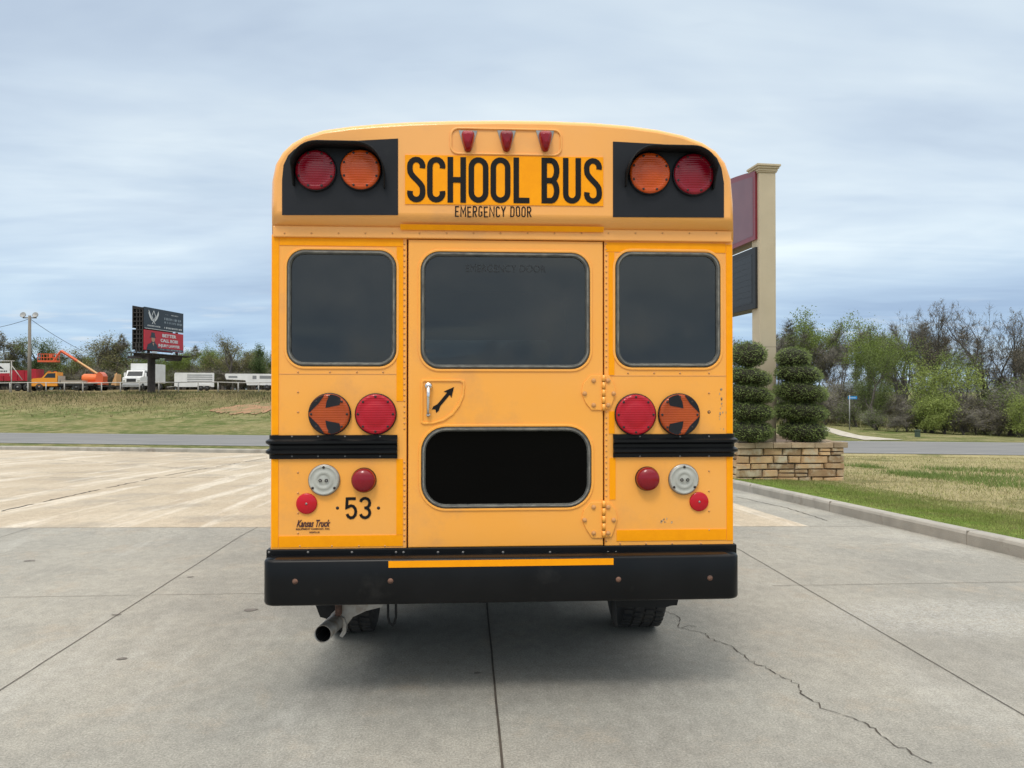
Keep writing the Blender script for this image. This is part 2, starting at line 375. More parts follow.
# bonnet and windscreen at the far end
b=nb(); b.box(-0.75,1.15,BY+LEN,BY+LEN+1.1,0.75,1.55,0.12); b.build('bonnet',M['yellow'],bus)
b=nb(); b.box(-0.77,1.17,BY+LEN+0.004,BY+LEN+0.012,1.64,2.32,0.002); b.build('windscreen',M['clearglass'],bus)
# side windows and rails on both sides
for sx in (XL,XR):
    s=-1 if sx==XL else 1
    for k in range(6):
        y0=BY+0.55+k*0.95
        w=nb(); w.box(sx-0.012*s,sx+0.006*s,y0,y0+0.72,1.72,2.38,0.004); wf=w.build('side_window_frame',M['blackpanel'],bus)
        w=nb(); w.box(sx,sx+0.009*s,y0+0.035,y0+0.685,1.755,2.345); w.build('pane',M['glass'],wf)
# ---- cap
cap=nb()
def capring(y,ins,zb):
    r=inset(capw,ins); r=[(x,max(z,zb)) for x,z in r]; r[0]=(r[0][0],zb); r[-1]=(r[-1][0],zb)
    return [(x,y,z) for x,z in r]
zf=P(500,217.5,CY).z; zm=P(500,227.5,CY+0.055).z
ringloft(cap,[capring(BY+0.6,0.0,zlip),capring(CY+0.13,0.0,zlip),capring(CY+0.075,0.002,zlip+0.003),capring(CY+0.062,0.006,zm),capring(CY+0.052,0.010,zm+0.004),capring(CY+0.024,0.020,zf-0.016),capring(CY+0.009,0.029,zf-0.002),capring(CY+0.002,0.038,zf+0.008),capring(CY,0.046,zf+0.018)],True,True)
# lip strip along the bottom of the cap
cap.box(P(272.5,300,CY+.05).x,P(732,300,CY+.05).x,CY+0.052,CY+0.10,zlip-0.004,zm-0.004,0.005)
cap.build('rear_cap',M['cap'],bus)
# rivets on the cap lip
rv=nb()
def rivet(mb,px,py,y,r=0.0055,n=6): 
    c=P(px,py,y+0.0); mb.lathe([(r,0),(r*0.8,r*0.5),(r*0.3,r*0.8)],c,n=n,cap1=True)
for px in range(284,728,27): rivet(rv,px+0.5,233.2,CY+0.052,0.0055)
# ---- marker lamp recess and three marker lamps
rec=nb(); a=P(450,154.5,CY); c_=P(562,129.5,CY)
L1=rrect(a.x,a.z,c_.x,c_.z,0.042); L2=rrect(a.x+.010,a.z+.010,c_.x-.010,c_.z-.010,0.034)
plate(rec,[L1,L2],CY-0.008,0.012,0.004); rec.build('marker_recess',M['cap'],bus)
for px in (468,506.5,545):
    c0=P(px,142,CY); w0=0.043; h0=0.054
    base=nb(); base.prism([(c0.x-w0-.004,c0.z+h0+.003),(c0.x-w0+.024,c0.z-h0+.012),(c0.x+w0-.024,c0.z-h0+.012),(c0.x+w0+.004,c0.z+h0+.003)],CY-0.006,CY+0.004)
    mo=base.build('marker_lamp',M['steel'],bus)
    l_=nb(); rings=[]
    for yy,k in ((0.004,1.0),(-0.022,0.92),(-0.040,0.72),(-0.047,0.4)):
        pts=[]
        for q in range(16):
            an=2*math.pi*q/16; ca,sa=math.cos(an),math.sin(an)
            zz_=math.copysign(abs(sa)**0.6,sa)*h0*0.97; ww=(w0*0.70+w0*0.27*(zz_/h0))
            pts.append((c0.x+math.copysign(abs(ca)**0.55,ca)*ww*k, CY-0.008+yy, c0.z+zz_*k+(1-k)*0.01))
        rings.append(pts)
    ringloft(l_,rings,False,True); l_.build('lens',M['markerlens'],mo)
# ---- lettering helpers (stroke letters)
def arc(cx,cy,rx,ry,a0,a1,n=9):
    return [(cx+rx*math.cos(R(a0+(a1-a0)*k/n)),cy+ry*math.sin(R(a0+(a1-a0)*k/n))) for k in range(n+1)]
def ribbon(mb,pts,w,f,y,th=0.0015,closed=False):
    """pts in letter space; f maps (x,y)->(X,Z)"""
    q=[Vector(f(*p)) for p in pts]
    if closed and (q[0]-q[-1]).length<1e-6: q=q[:-1]
    n=len(q); Lp=[];Rp=[]
    for i in range(n):
        if closed: a=q[i-1]; b_=q[(i+1)%n]
        else: a=q[max(i-1,0)]; b_=q[min(i+1,n-1)]
        d1=(q[i]-a); d2=(b_-q[i])
        d1=d1.normalized() if d1.length>1e-9 else d2.normalized(); d2=d2.normalized() if d2.length>1e-9 else d1
        t=(d1+d2).normalized(); nr=Vector((-t.y,t.x)); k=1/max(0.35,nr.dot(Vector((-d1.y,d1.x))))
        Lp.append(q[i]+nr*w/2*k); Rp.append(q[i]-nr*w/2*k)
    m_=n if closed else n-1
    for i in range(m_):
        j=(i+1)%n
        mb.add([(Lp[i].x,y,Lp[i].y),(Rp[i].x,y,Rp[i].y),(Rp[j].x,y,Rp[j].y),(Lp[j].x,y,Lp[j].y)],[(0,1,2,3)])
def glyph(ch,W,H,t):
    """centre-line strokes of condensed block letters in a W x H cell, stroke t"""
    l=t/2; r=W-t/2; b=t/2; tp=H-t/2; rx=(W-t)/2; ry=min(rx*1.05,H/3); cx=W/2; m=H*0.5
    if ch=='S': 
        return [[*arc(cx,tp-ry,rx,ry,-18,180),(l,tp-ry-0.06*H),*[(l+(r-l)*(0.5-0.5*math.cos(math.pi*k/8))*1.0,tp-ry-0.08*H-((tp-ry-0.08*H)-(b+ry+0.08*H))*k/8) for k in range(1,8)],(r,b+ry+0.06*H),*arc(cx,b+ry,rx,ry,0,-198)]]
    if ch=='C': return [[*arc(cx,tp-ry,rx,ry,-18,180),*arc(cx,b+ry,rx,ry,180,378)]]
    if ch in 'O0D' and ch!='D': return [[*arc(cx,tp-ry,rx,ry,0,180),*arc(cx,b+ry,rx,ry,180,360),'c']]
    if ch=='H': return [[(l,0),(l,H)],[(r,0),(r,H)],[(l,m),(r,m)]]
    if ch=='L': return [[(l,H),(l,b),(W,b)]]
    if ch=='U': return [[(l,H),*arc(cx,b+ry,rx,ry,180,360),(r,H)]]
    if ch=='B':
        q=(H-t)/4; qx=rx*0.9
        return [[(l,0),(l,H)],[(t*.9,tp),(r-qx,tp),*arc(r-qx,tp-q,qx,q,90,-90),(t*.9,m)],[(t*.9,m),(r-qx,m),*arc(r-qx,b+q,qx,q,90,-90),(t*.9,b)]]
    if ch=='E': return [[(W,tp),(l,tp),(l,b),(W,b)],[(l,m),(W*0.85,m)]]
    if ch=='M': return [[(l,0),(l,H*.97),(cx,H*.35),(r,H*.97),(r,0)]]
    if ch=='R':
        q=(H-t)/4; qx=rx*0.9
        return [[(l,0),(l,H)],[(t*.9,tp),(r-qx,tp),*arc(r-qx,tp-q,qx,q,90,-90),(t*.9,m)],[(cx*0.9,m),(r,0)]]
    if ch=='G': return [[*arc(cx,tp-ry,rx,ry,10,180),*arc(cx,b+ry,rx,ry,180,360),(r,m*0.9),(cx,m*0.9)]]
    if ch=='N': return [[(l,0),(l,H*.97),(r,H*.03),(r,H)]]
    if ch=='Y': return [[(l*.6,H),(cx,m),(cx,0)],[(W,H),(cx,m)]]
    if ch=='D': return [[(l,0),(l,H)],[(t*.9,tp),(cx*.8,tp),*arc(cx*.8,tp-ry,r-cx*.8,ry,90,0),*arc(cx*.8,b+ry,r-cx*.8,ry,0,-90),(t*.9,b)]]
    if ch=='5': return [[(r,tp),(l*1.3,tp),(l,m+0.03*H),*arc(cx,b+ry*1.25,rx,ry*1.3,125,-160)]]
    if ch=='3': q=(H-t)/4; return [[*arc(cx,tp-q,rx,q,165,-80),(cx*.9,m)],[(cx*.9,m),*arc(cx,b+q*1.02,rx,q*1.02,85,-165)]]
    return []
def letter(mb,ch,px0,px1,py0,py1,Y,t,rot=0.0):
    A=P(px0,py1,Y); B_=P(px1,py0,Y); W=B_.x-A.x; H=B_.z-A.z; ct,st=math.cos(rot),math.sin(rot)
    def f(x,z):
        x-=W/2; z-=H/2
        return (A.x+W/2+x*ct-z*st, A.z+H/2+x*st+z*ct)
    for si,s in enumerate(glyph(ch,W,H,t)):
        cl=s[-1]=='c'; s=s[:-1] if cl else s
        ribbon(mb,s,t,f,Y-0.0004*si,closed=cl)
SYT=CY-0.004
sg=nb(); plate(sg,[[(P(u_,v_,SYT).x,P(u_,v_,SYT).z) for u_,v_ in ((405,204),(405,154.8),(603.3,157.2),(603.3,206))]],SYT,0.005); ts=sg.build('name_panel',M['tape'],bus)
LY=SYT-0.002
lt=nb()
xs=[('S',407,425.5),('C',427,445.5),('H',447.5,466),('O',468.5,488.5),('O',490.5,510.5),('L',513.5,529.5),('B',541.5,559.5),('U',563,581),('S',584,602)]
for ch,x0,x1 in xs:
    k=(x0-407)/195.0
    letter(lt,ch,x0,x1,156.8+1.6*k,202.2+1.6*k,LY,0.0285)
lt.build('school_bus_lettering',M['letter'],ts)
lt=nb(); x=455.0; jit=random.Random(4)
for ch,w in zip('EMERGENCY DOOR',(5.0,6.6,5.0,5.4,5.0,5.2,6.2,5.0,5.2,3.2,5.2,5.2,5.2,5.4)):
    if ch!=' ': letter(lt,ch,x,x+w-0.9,206.2+jit.uniform(-.4,.4),217.2+jit.uniform(-.4,.4),CY-0.002,0.0062,jit.uniform(-.05,.05))
    x+=w+0.35
lt.build('emergency_door_lettering',M['letter'],bus)
# ---- flasher panels
def flasher(side):
    if side<0:
        pts=[(282,215),(282,180),(283.5,165),(288,155.5),(294,149.5),(300,146),(350,141),(398,138.5),(398,215)]; lamps=[(316,171,'redflash'),(361,170.5,'amber')]
        hood=(291.0,384.0,140.2,183.0,186.0)
    else:
        pts=[(613,141.5),(660,144),(702,147.5),(710,151.5),(717,158),(721.5,168),(724,183),(724,217.5),(613,217)]; lamps=[(649,174,'amber'),(693,175,'redflash')]
        hood=(627.0,716.5,144.5,184.0,187.0)
    y=CY-0.003; mb=nb(); plate(mb,[[(P(a,b,y).x,P(a,b,y).z) for a,b in pts]],y,0.004)
    po=mb.build('flasher_panel',M['blackpanel'],bus)
    # hood: open-bottomed shroud with rounded shoulders standing out from the panel
    x0,x1,zt,zl,zr=hood; yh=CY-0.115
    A=P(x0,zl,CY-0.06); B_=P(x1,zr,CY-0.06); T=P((x0+x1)/2,zt,CY-0.115).z
    rr=0.135; path=[(A.x,A.z)]+[(A.x+rr-rr*math.cos(R(k*9)),T-rr+rr*math.sin(R(k*9))) for k in range(11)]+[(B_.x-rr+rr*math.sin(R(k*9)),T-rr+rr*math.cos(R(k*9))) for k in range(11)]+[(B_.x,B_.z)]
    n=len(path); cx=(A.x+B_.x)/2; th=0.006
    h=nb(); vs=[]; 
    for (yy,o) in ((CY-0.004,0),(yh,0),(yh,th),(CY-0.004,th)):
        for i,(x,z) in enumerate(path):
            a=path[max(i-1,0)]; b2=path[min(i+1,n-1)]; t=Vector((b2[0]-a[0],b2[1]-a[1])).normalized(); nr=Vector((t.y,-t.x))
            u=i/(n-1); side_=max(0.0,1-min(u,1-u)*9)     # the sides of the shroud are cut back
            ydep=yy if yy==CY-0.004 else CY-0.012-(abs(yh-CY)-0.012)*(1-0.8*side_)
            vs.append((x+nr.x*o,ydep,z+nr.y*o))
    fs=[(r*n+i,r*n+i+1,((r+1)%4)*n+i+1,((r+1)%4)*n+i) for r in range(4) for i in range(n-1)]
    h.add(vs,fs,True); h.build('lamp_hood',M['hood'],po)
    for lx,ly,ml in lamps: lamp(po,lx,ly,20.2,CY-0.004,ml,name='flasher_lamp')
def lamp(parent,px,py,rpx,Y,ml,name='tail_lamp',deep=0.026,screws=8,dome=0.012,rim='blackpanel',off=22.5):
    c=P(px,py,Y); r=(P(px+rpx,py,Y).x-P(px-rpx,py,Y).x)/2
    b=nb(); b.lathe([(r*1.03,0),(r*1.04,deep*0.4),(r*1.0,deep*0.6),(r*0.9,deep*0.62)],c,n=48,cap1=True)
    bo=b.build(name,M[rim],parent)
    l=nb(); l.lathe([(r*0.985,deep*0.35),(r*0.985,deep*0.8),(r*0.93,deep),(r*0.80,deep*1.02),(r*0.78,deep*0.99),(r*0.55,deep+dome*0.7),(r*0.3,deep+dome*0.95),(r*0.06,deep+dome)],c,n=48,cap1=True)
    l.build('lens',M[ml],bo)
    if screws:
        s=nb()
        for k in range(screws):
            a=R(off+360*k/screws) if off else 2*math.pi*k/screws
            s.lathe([(0.0062,0),(0.0062,0.003),(0.003,0.0036)],(c.x+r*0.865*math.cos(a),c.y-deep,c.z+r*0.865*math.sin(a)),n=8,cap1=True)
        build_each(s,'lens_screw',M['screw'],bo)
    return bo,c,r
flasher(-1); flasher(1)
# ---- rear wall: side panels with rounded window openings
def wpx(x0,y0,x1,y1,Y,r): 
    a=P(x0,y1,Y); b=P(x1,y0,Y); return rrect(a.x,a.z,b.x,b.z,r)
def wallpanel(name,x0,x1,win,Y=BY):
    mb=nb(); zt=zlip+0.01; zb=Z(556)
    plate(mb,[[(X(x0),zb),(X(x1),zb),(X(x1),zt),(X(x0),zt)],wpx(*win,Y,0.088)],Y,0.035,0.004)
    return mb.build(name,M['yellow'],bus)
WL=(286.5,250.5,396.5,366.5); WR=(615.5,252,720.5,367.5)
pl=wallpanel('rear_wall_panel',271,406.6,WL); pr=wallpanel('rear_wall_panel',604.4,733,WR)
# raised pressed rim round each opening, gasket, weathered lip and pane
def window(parent,w,Y,r,gl,pane='glass',rimcol='yellow',gw=4.5):
    x0,y0,x1,y1=w
    m=nb(); plate(m,[wpx(x0-2.5,y0-2.5,x1+2.5,y1+2.5,Y-.006,r+0.013),wpx(x0,y0,x1,y1,Y-.006,r)],Y-0.006,0.008,0.003)
    fr=m.build('window_frame',M[rimcol],parent)
    g=nb(); plate(g,[wpx(x0+.2,y0+.2,x1-.2,y1-.2,Y,r),wpx(x0+gw,y0+gw,x1-gw,y1-gw,Y,r-0.022)],Y-0.005,0.022,0.007)
    g.build('gasket',M['rubber'],fr)
    k=nb(); plate(k,[wpx(x0+1.7,y0+1.7,x1-1.7,y1-1.7,Y,r-0.006),wpx(x0+3.2,y0+3.2,x1-3.2,y1-3.2,Y,r-0.013)],Y-0.009,0.007,0.0025)
    k.build('gasket_lip',M['lead'],fr)
    p=nb(); plate(p,[wpx(x0+gw-1,y0+gw-1,x1-gw+1,y1-gw+1,Y,r-0.018)],Y+0.008,0.004); p.build('pane',M[gl],fr)
window(bus,WL,BY,0.088,'glass'); window(bus,WR,BY,0.088,'glass')
# ---- emergency door
DY=BY-0.004
WU=(420.5,253,590,369); WD=(421,426.5,591.5,509)
d=nb(); plate(d,[[(X(408.3),Z(546.5)),(X(602.9),Z(546.5)),(X(602.9),Z(240.5)),(X(408.3),Z(240.5))],wpx(*WU,DY,0.098),wpx(*WD,DY,0.128)],DY,0.03,0.005)
door=d.build('emergency_door',M['yellow'],bus)
window(door,WU,DY,0.098,'glass'); window(door,WD,DY,0.128,'darkglass')
g=nb(); g.box(X(403.5),X(411),BY+0.030,BY+0.036,Z(548),Z(238)); g.box(X(599),X(606),BY+0.030,BY+0.036,Z(548),Z(238)); g.box(X(411),X(599),BY+0.030,BY+0.036,Z(244),Z(238)); g.box(X(411),X(599),BY+0.030,BY+0.036,Z(548),Z(542)); g.build('door_gap',M['seam'],bus)
t_=text_mesh('EMERGENCY DOOR',0.055,width=P(546,270,DY).x-P(466,270,DY).x,ext=0.0004); mt=nb(); mt.frommesh(t_,Matrix.Translation(P(506,269,DY+0.006))@RX)
M['sticker']=mat('faded_sticker',(0.012,0.014,0.016),0.5); mt.build('door_sticker',M['sticker'],door)
# handle recess
def q(px,py,Y=DY): v=P(px,py,Y); return (v.x,v.z)
o1=[q(421,423),q(421,382),q(422,379.5),q(461,379.5),q(464.5,381),q(465,386),q(464,396),q(460,406),q(453,415),q(444,421),q(433,424),q(424,424.5)]
o2=[q(423,421),q(423,383),q(424,381.5),q(460,381.5),q(462.5,383),q(463,386),q(462,395),q(458,404.5),q(451.5,413),q(443,419),q(433,422),q(425,422.3)]
m_=nb(); plate(m_,[o1,o2],DY-0.007,0.011,0.003); m_.build('handle_recess',M['yellow'],door)
h=nb(); hx=P(428.5,400,DY).x; h.tube([(hx,DY-0.02,P(500,386,DY).z),(hx,DY-0.026,P(500,396,DY).z),(hx-.001,DY-0.026,P(500,414,DY).z)],[0.0125,0.009,0.0085],n=12)
h.lathe([(0.020,-0.002),(0.020,0.012),(0.015,0.022)],(hx,DY-0.004,P(500,386,DY).z),n=16,cap1=True); h.lathe([(0.011,0),(0.010,0.022)],(hx,DY-0.002,P(500,414.5,DY).z),n=12,cap1=True)
h.build('door_handle',M['chrome'],door)
m_=nb(); A=Vector(q(434,411)); B_=Vector(q(454,387)); dr=(B_-A).normalized(); nn=Vector((-dr.y,dr.x)); LN=(B_-A).length
def ar(s,w): v=A+dr*s*LN+nn*w; return (v.x,v.y)
poly=[ar(0.0,0.014),ar(0.07,0.0),ar(0.0,-0.014),ar(0.1,-0.018),ar(0.24,-0.009),ar(0.72,-0.009),ar(0.68,-0.026),ar(1.0,0),ar(0.68,0.026),ar(0.72,0.009),ar(0.24,0.009),ar(0.1,0.018)]
plate(m_,[poly],DY-0.0025,0.002); m_.build('handle_arrow',M['letter'],door)
# hinges
for (x0,x1,y0,y1) in ((581.5,615.5,375.5,410),(582,617.5,502,538)):
    cx=603.6; yy=DY-0.007
    def hp(a,b): v=P(a,b,yy); return (v.x,v.z)
    m_=nb(); plate(m_,[[hp(cx-1.5,y0),hp(cx-13,y0),hp(x0+2,y0+8),hp(x0,y0+17),hp(x0+4,y0+27),hp(x0+10,y1),hp(cx-1.5,y1)]],yy,0.009,0.002)
    plate(m_,[[hp(cx+1.5,y0),hp(cx+6,y0),hp(x1-2,y0+8),hp(x1,y0+17),hp(x1-3,y0+27),hp(x1-6,y1-1),hp(cx+1.5,y1-1)]],yy,0.012,0.002)
    ho=m_.build('hinge',M['yellow'],bus)
    m_=nb(); 
    for k in range(5):
        za=P(500,y0-1+(y1-y0+2)*k/5.0+.4,yy).z; zb_=P(500,y0-1+(y1-y0+2)*(k+1)/5.0-.4,yy).z
        m_.tube([(P(cx,400,yy).x,yy-0.004,za),(P(cx,400,yy).x,yy-0.004,zb_)],0.0095,n=12)
    m_.build('barrel',M['yellow'],ho)
    m_=nb()
    for a,b in ((cx-10,y0+5),(cx-19,y0+18),(cx-10,y1-5),(cx+4.5,y0+5),(cx+10,y0+18),(cx+4.5,y1-5)):
        c=P(a,b,yy-0.001); m_.lathe([(0.0125,0),(0.0125,0.003),(0.009,0.004),(0.009,0.008),(0.004,0.010)],c,n=8,cap1=True,smooth=False)
    build_each(m_,'bolt',M['rivet'],ho)
# ---- reflective tape
def tape(x0,y0,x1,y1,Y=BY,dy=0.003):
    yy=Y-dy; m_=nb(); m_.box(X(x0,yy),X(x1,yy),yy,Y+0.0005,Z(y1,yy),Z(y0,yy)); m_.build('reflective_tape',M['tape'],bus)
tape(272,239.5,278.5,434); tape(272,458,278.5,545)
tape(279,239.5,403,247.5); tape(396.5,248,403,401); tape(396.5,458.5,403,533.6); tape(279,534,403,545)
tape(726.5,242,732.5,434); tape(726.5,458,732.5,543)
tape(606,241,726,250.5); tape(608.8,251,614.5,375); tape(609,411.5,614.5,434); tape(609.5,458.5,615.5,500.5); tape(616.5,531.5,726,542.5)
m_=nb(); yy=CY+0.030; m_.add([(X(400,yy),yy-.004,P(500,225.5,yy).z),(X(604,yy),yy-.004,P(500,225.5,yy).z),(X(604,yy),yy+0.009,P(500,231,yy+.012).z),(X(400,yy),yy+.009,P(500,231,yy+.012).z)],[(0,1,2,3)]); m_.build('reflective_tape',M['tape'],bus)
# ---- rivets and seams
for i in range(54):
    py=244+i*5.6
    if py<541 and not (433<py<459): rivet(rv,404.4,py,BY,0.0058); 
    if py<541 and not (372<py<412) and not (500<py<540): rivet(rv,606.3,py,BY,0.0058)
for px in (298,330,357,383): rivet(rv,px,372,BY,.006); rivet(rv,px+2,546,BY,.006)
for px in (628,654,680,709): rivet(rv,px,373,BY,.006); rivet(rv,px-8,543.5,BY,.006)
for px,py in ((298,392),(298,412),(298,472.5),(298,493),(298,513),(298,533),(709,393),(709,412),(709,471),(709,491),(709,511),(709,530)): rivet(rv,px,py,BY,.006)
rv.build('rivet',M['rivet'],bus)
m_=nb(); 
m_.box(X(272),X(404),BY-0.0015,BY+.001,Z(374.6),Z(374.0)); m_.box(X(606),X(732),BY-0.0015,BY+.001,Z(376),Z(375.4)); build_each(m_,'panel_seam',M['rivet'],bus)
m_=nb(); 
for a,b in ((337.5,508),(378.5,508),(709,412)): 
    c=P(a,b,BY); m_.lathe([(0.0085,0),(0.0085,0.001),(0.005,0.003)],c,n=10,cap1=True)
build_each(m_,'plug_screw',M['screw'],bus)
# ---- rub rails (double-ridged black mouldings that wrap round the corners)
def rail(x0,x1,side):
    zt,zb=Z(434.5),Z(457.8); H=zt-zb
    pr_=[(0.0,zb),(0.012,zb),(0.012,zb+.16*H),(0.030,zb+.24*H),(0.030,zb+.34*H),(0.012,zb+.44*H),(0.012,zb+.56*H),(0.030,zb+.66*H),(0.030,zb+.76*H),(0.012,zb+.84*H),(0.012,zt),(0.0,zt)]
    m_=nb(); e=X(x1) if side<0 else X(x0); xo=XL if side<0 else XR; s=-1 if side<0 else 1
    stations=[]
    stations.append([(e,BY-dd,z) for dd,z in pr_])
    stations.append([(xo-s*0.03,BY-dd,z) for dd,z in pr_])
    for k in range(1,6):
        a=R(18*k); stations.append([(xo-s*0.03+s*(0.03+dd)*math.sin(a),BY+0.03-(0.03+dd)*math.cos(a),z) for dd,z in pr_])
    stations.append([(xo+s*dd,BY+LEN-0.4,z) for dd,z in pr_])
    ringloft(m_,stations,True,True,False); o=m_.build('rub_rail',M['black'],bus)
    m_=nb()
    for px in ((292,318,345,380) if side<0 else (640,680,709)):
        for py in (436.5,456.2): rivet(m_,px,py,BY-0.012,.005)
    build_each(m_,'rail_rivet',M['dullrivet'],o)
rail(266,397.5,-1); rail(612.8,739,1)
# ---- lower lamps
lamps_=[(330,414,20.6,'amberturn',-1),(376,414,20.2,'redlens',0),(635,414.5,20,'redlens',0),(678.5,414.5,20.2,'amberturn',1)]
for px,py,rp,ml,arrow in lamps_:
    bo,c,r=lamp(bus,px,py,rp,BY-0.002,ml,name='turn_lamp' if arrow else 'stop_lamp',off=0,dome=0.0012 if arrow else 0.012)
    if arrow:
        # black mask painted on the lens leaves an arrow
        m_=nb(); s=arrow; y=c.y-0.0288; rr=r*0.97
        def cp(a): return (c.x+rr*math.cos(R(a)),c.z+rr*math.sin(R(a)))
        def lp(u,v): return (c.x+s*u*r,c.z+v*r)
        flip=(lambda a:a) if s>0 else (lambda a:180-a)
        for v in (1,-1):
            # outer crescent between arrow head edge and rim, and the wedge behind the head
            pts=[lp(0.985,0.05*v)]+[cp(flip(v*a)) for a in range(6,74,6)]+[lp(0.22,0.95*v),lp(0.50,0.53*v)]
            m_.add([(x,y,z) for x,z in pts],[tuple(range(len(pts)))])
            pts=[lp(0.17,0.31*v),lp(0.12,0.62*v),lp(-0.03,0.93*v)]+[cp(flip(v*a)) for a in range(95,129,5)]+[lp(-0.55,0.62*v),lp(-0.50,0.45*v)]
            m_.add([(x,y-0.0006,z) for x,z in pts],[tuple(range(len(pts)))])
        m_.build('arrow_mask',M['blackpanel'],bo)
def simple_lamp(px,py,rp,ml,name,prof,rim='steel',ring=0.0):
    c=P(px,py,BY-0.001); r=rp*(X(401)-X(400)); m_=nb(); m_.lathe([(r*1.04,0),(r*1.04,0.007),(r*0.98,0.010)],c,n=40,cap1=True); o=m_.build(name,M[rim],bus)
    m_=nb(); m_.lathe([(r*a,h) for a,h in prof],c,n=40,cap1=True); m_.build('lens',M[ml],o); return o,c,r
for px,py in ((324.3,480),(683.3,479.3)):
    o,c,r=simple_lamp(px,py,15.2,'clear','backup_lamp',[(0.98,.006),(0.98,.016),(0.93,.021),(0.86,.022),(0.84,.0205),(0.62,.0215),(0.6,.023),(0.42,.0235),(0.40,.022),(0.28,.0225),(0.2,.0245),(0.05,.026)])
    m_=nb(); 
    for a in (90,215,325): m_.lathe([(0.007,0),(0.007,0.003),(0.003,0.004)],(c.x+r*.86*math.cos(R(a)),c.y-0.021,c.z+r*.86*math.sin(R(a))),n=8,cap1=True)
    for s in (-1,1): m_.lathe([(0.009,0),(0.0085,0.003),(0.0045,0.001)],(c.x+s*r*.20,c.y-0.028,c.z),n=12)
    build_each(m_,'lens_screw',M['screw'],o)
for px,py in ((364,480),(647,478.6)):
    simple_lamp(px,py,12,'reddome','tail_lamp',[(1.0,.006),(0.99,.022),(0.95,.034),(0.86,.042),(0.55,.050),(0.25,.054),(0.05,.055)],'black')
for px,py,rp in ((306.8,503.5,9.9),(698.8,501.5,9.4)):
    o,c,r=simple_lamp(px,py,rp,'redreflector','reflector',[(1.0,.003),(1.0,.009),(0.95,.011),(0.1,.0112)],'redreflector')
    m_=nb(); m_.lathe([(0.006,0.0112),(0.006,0.0135),(0.002,0.0145)],c,n=10,cap1=True); m_.build('reflector_screw',M['steel'],o)
# number and maker's lettering
lt=nb(); letter(lt,'5',345.2,357.2,497.2,519.2,BY-0.003,0.0145); letter(lt,'3',358.8,371.2,496.8,519.2,BY-0.003,0.0145); lt.build('fleet_number',M['letter'],bus)
M['script']=mat('maroon_script',(0.05,0.012,0.02),0.6)
def put_text(body,px0,px1,py,h,Y,m,shear=0.0,bold=0.0,name='lettering',parent=None,sp=1.0):
    w=P(px1,py,Y).x-P(px0,py,Y).x; me=text_mesh(body,h,width=w,shear=shear,ext=0.0004,bold=bold,spacing=sp); k=nb(); k.frommesh(me,Matrix.Translation(P((px0+px1)/2,py,Y))@RX); return k.build(name,m,parent or bus)
put_text('Kansas Truck',296.5,330.5,523.8,0.05,BY-0.0025,M['script'],0.45,0.0012,'maker_lettering')
put_text('EQUIPMENT COMPANY, INC.',296,330,529.0,0.011,BY-0.0025,M['script'],0,0.0003,'maker_small_lettering')
put_text('WICHITA, KS',309,319.5,532.3,0.011,BY-0.0025,M['script'],0,0.0003,'maker_small_lettering')
# chips and a crease in the paint at the right corner
rng=random.Random(9); m_=nb()
for k in range(26):
    px=rng.gauss(721.5,2.0); py=rng.uniform(388,430)
    if k>17: px=rng.uniform(660,672); py=rng.uniform(519,522.5)
    c=P(px,py,BY-0.0012); s=rng.uniform(0.002,0.007); n=6; pts=[(c.x+s*math.cos(2*math.pi*i/n)*rng.uniform(.4,1.1),c.y,c.z+s*1.6*math.sin(2*math.pi*i/n)*rng.uniform(.4,1.1)) for i in range(n)]
    m_.add(pts,[tuple(range(n))])
m_.build('paint_chip',M['dent'],bus)
# ---- bumper
RY=BY-0.012
m_=nb(); a0=X(266.5,RY); a1=X(736.5,RY); m_.box(a0,a1,RY,BY+0.3,P(500,558.5,RY).z,P(500,547,RY).z,0.006); st=m_.build('skirt_rail',M['black'],bus)
m_=nb()
for px in (269,308,352,396,403.5,438,463,503,550,608,616,658,700): rivet(m_,px,552.3,RY,.0065,8)
build_each(m_,'rail_rivet',M['dullrivet'],st)
FY=3.875
zt,zb=P(500,557.5,FY).z,P(500,603.5,FY).z; bx0,bx1=P(265.2,580,FY+.07).x,P(736.4,580,FY+.07).x
m_=nb()
# plan outline of the bumper: straight face, rounded corners, returns along the sides
plan=[(bx0,BY+0.55)]+[(bx0+0.06-0.06*math.cos(R(15*k)),FY+0.06-0.06*math.sin(R(15*k))) for k in range(7)]+[(bx1-0.06+0.06*math.sin(R(15*k)),FY+0.06-0.06*math.cos(R(15*k))) for k in range(7)]+[(bx1,BY+0.55)]
def off(pl,d):
    out=[]
    for i,(x,y) in enumerate(pl):
        a=pl[max(i-1,0)]; b=pl[min(i+1,len(pl)-1)]; t=Vector((b[0]-a[0],b[1]-a[1])).normalized(); nr=Vector((-t.y,t.x)); out.append((x+nr.x*d,y+nr.y*d))
    return out
sec=[(0.125,zt-0.001),(0.02,zt),(0.006,zt-0.004),(0,zt-0.014),(0,zb+0.016),(0.005,zb+0.006),(0.018,zb),(0.03,zb)]
ln=len(plan)-1
rows=[[(x,y,z) for (x,y) in off(plan,d_)] for d_,z in sec]
vs=[p for r_ in rows for p in r_]; n=len(plan)
m_.add(vs,[(i*n+k,i*n+k+1,(i+1)*n+k+1,(i+1)*n+k) for i in range(len(rows)-1) for k in range(n-1)],True)
bump=m_.build('rear_bumper',M['black'],bus)
m_=nb(); yy=FY-0.002; m_.box(P(388.5,565,yy).x,P(613.5,565,yy).x,yy,FY+0.001,P(500,566.3,yy).z,P(500,559.8,yy).z); m_.build('bumper_tape',M['tape'],bump)
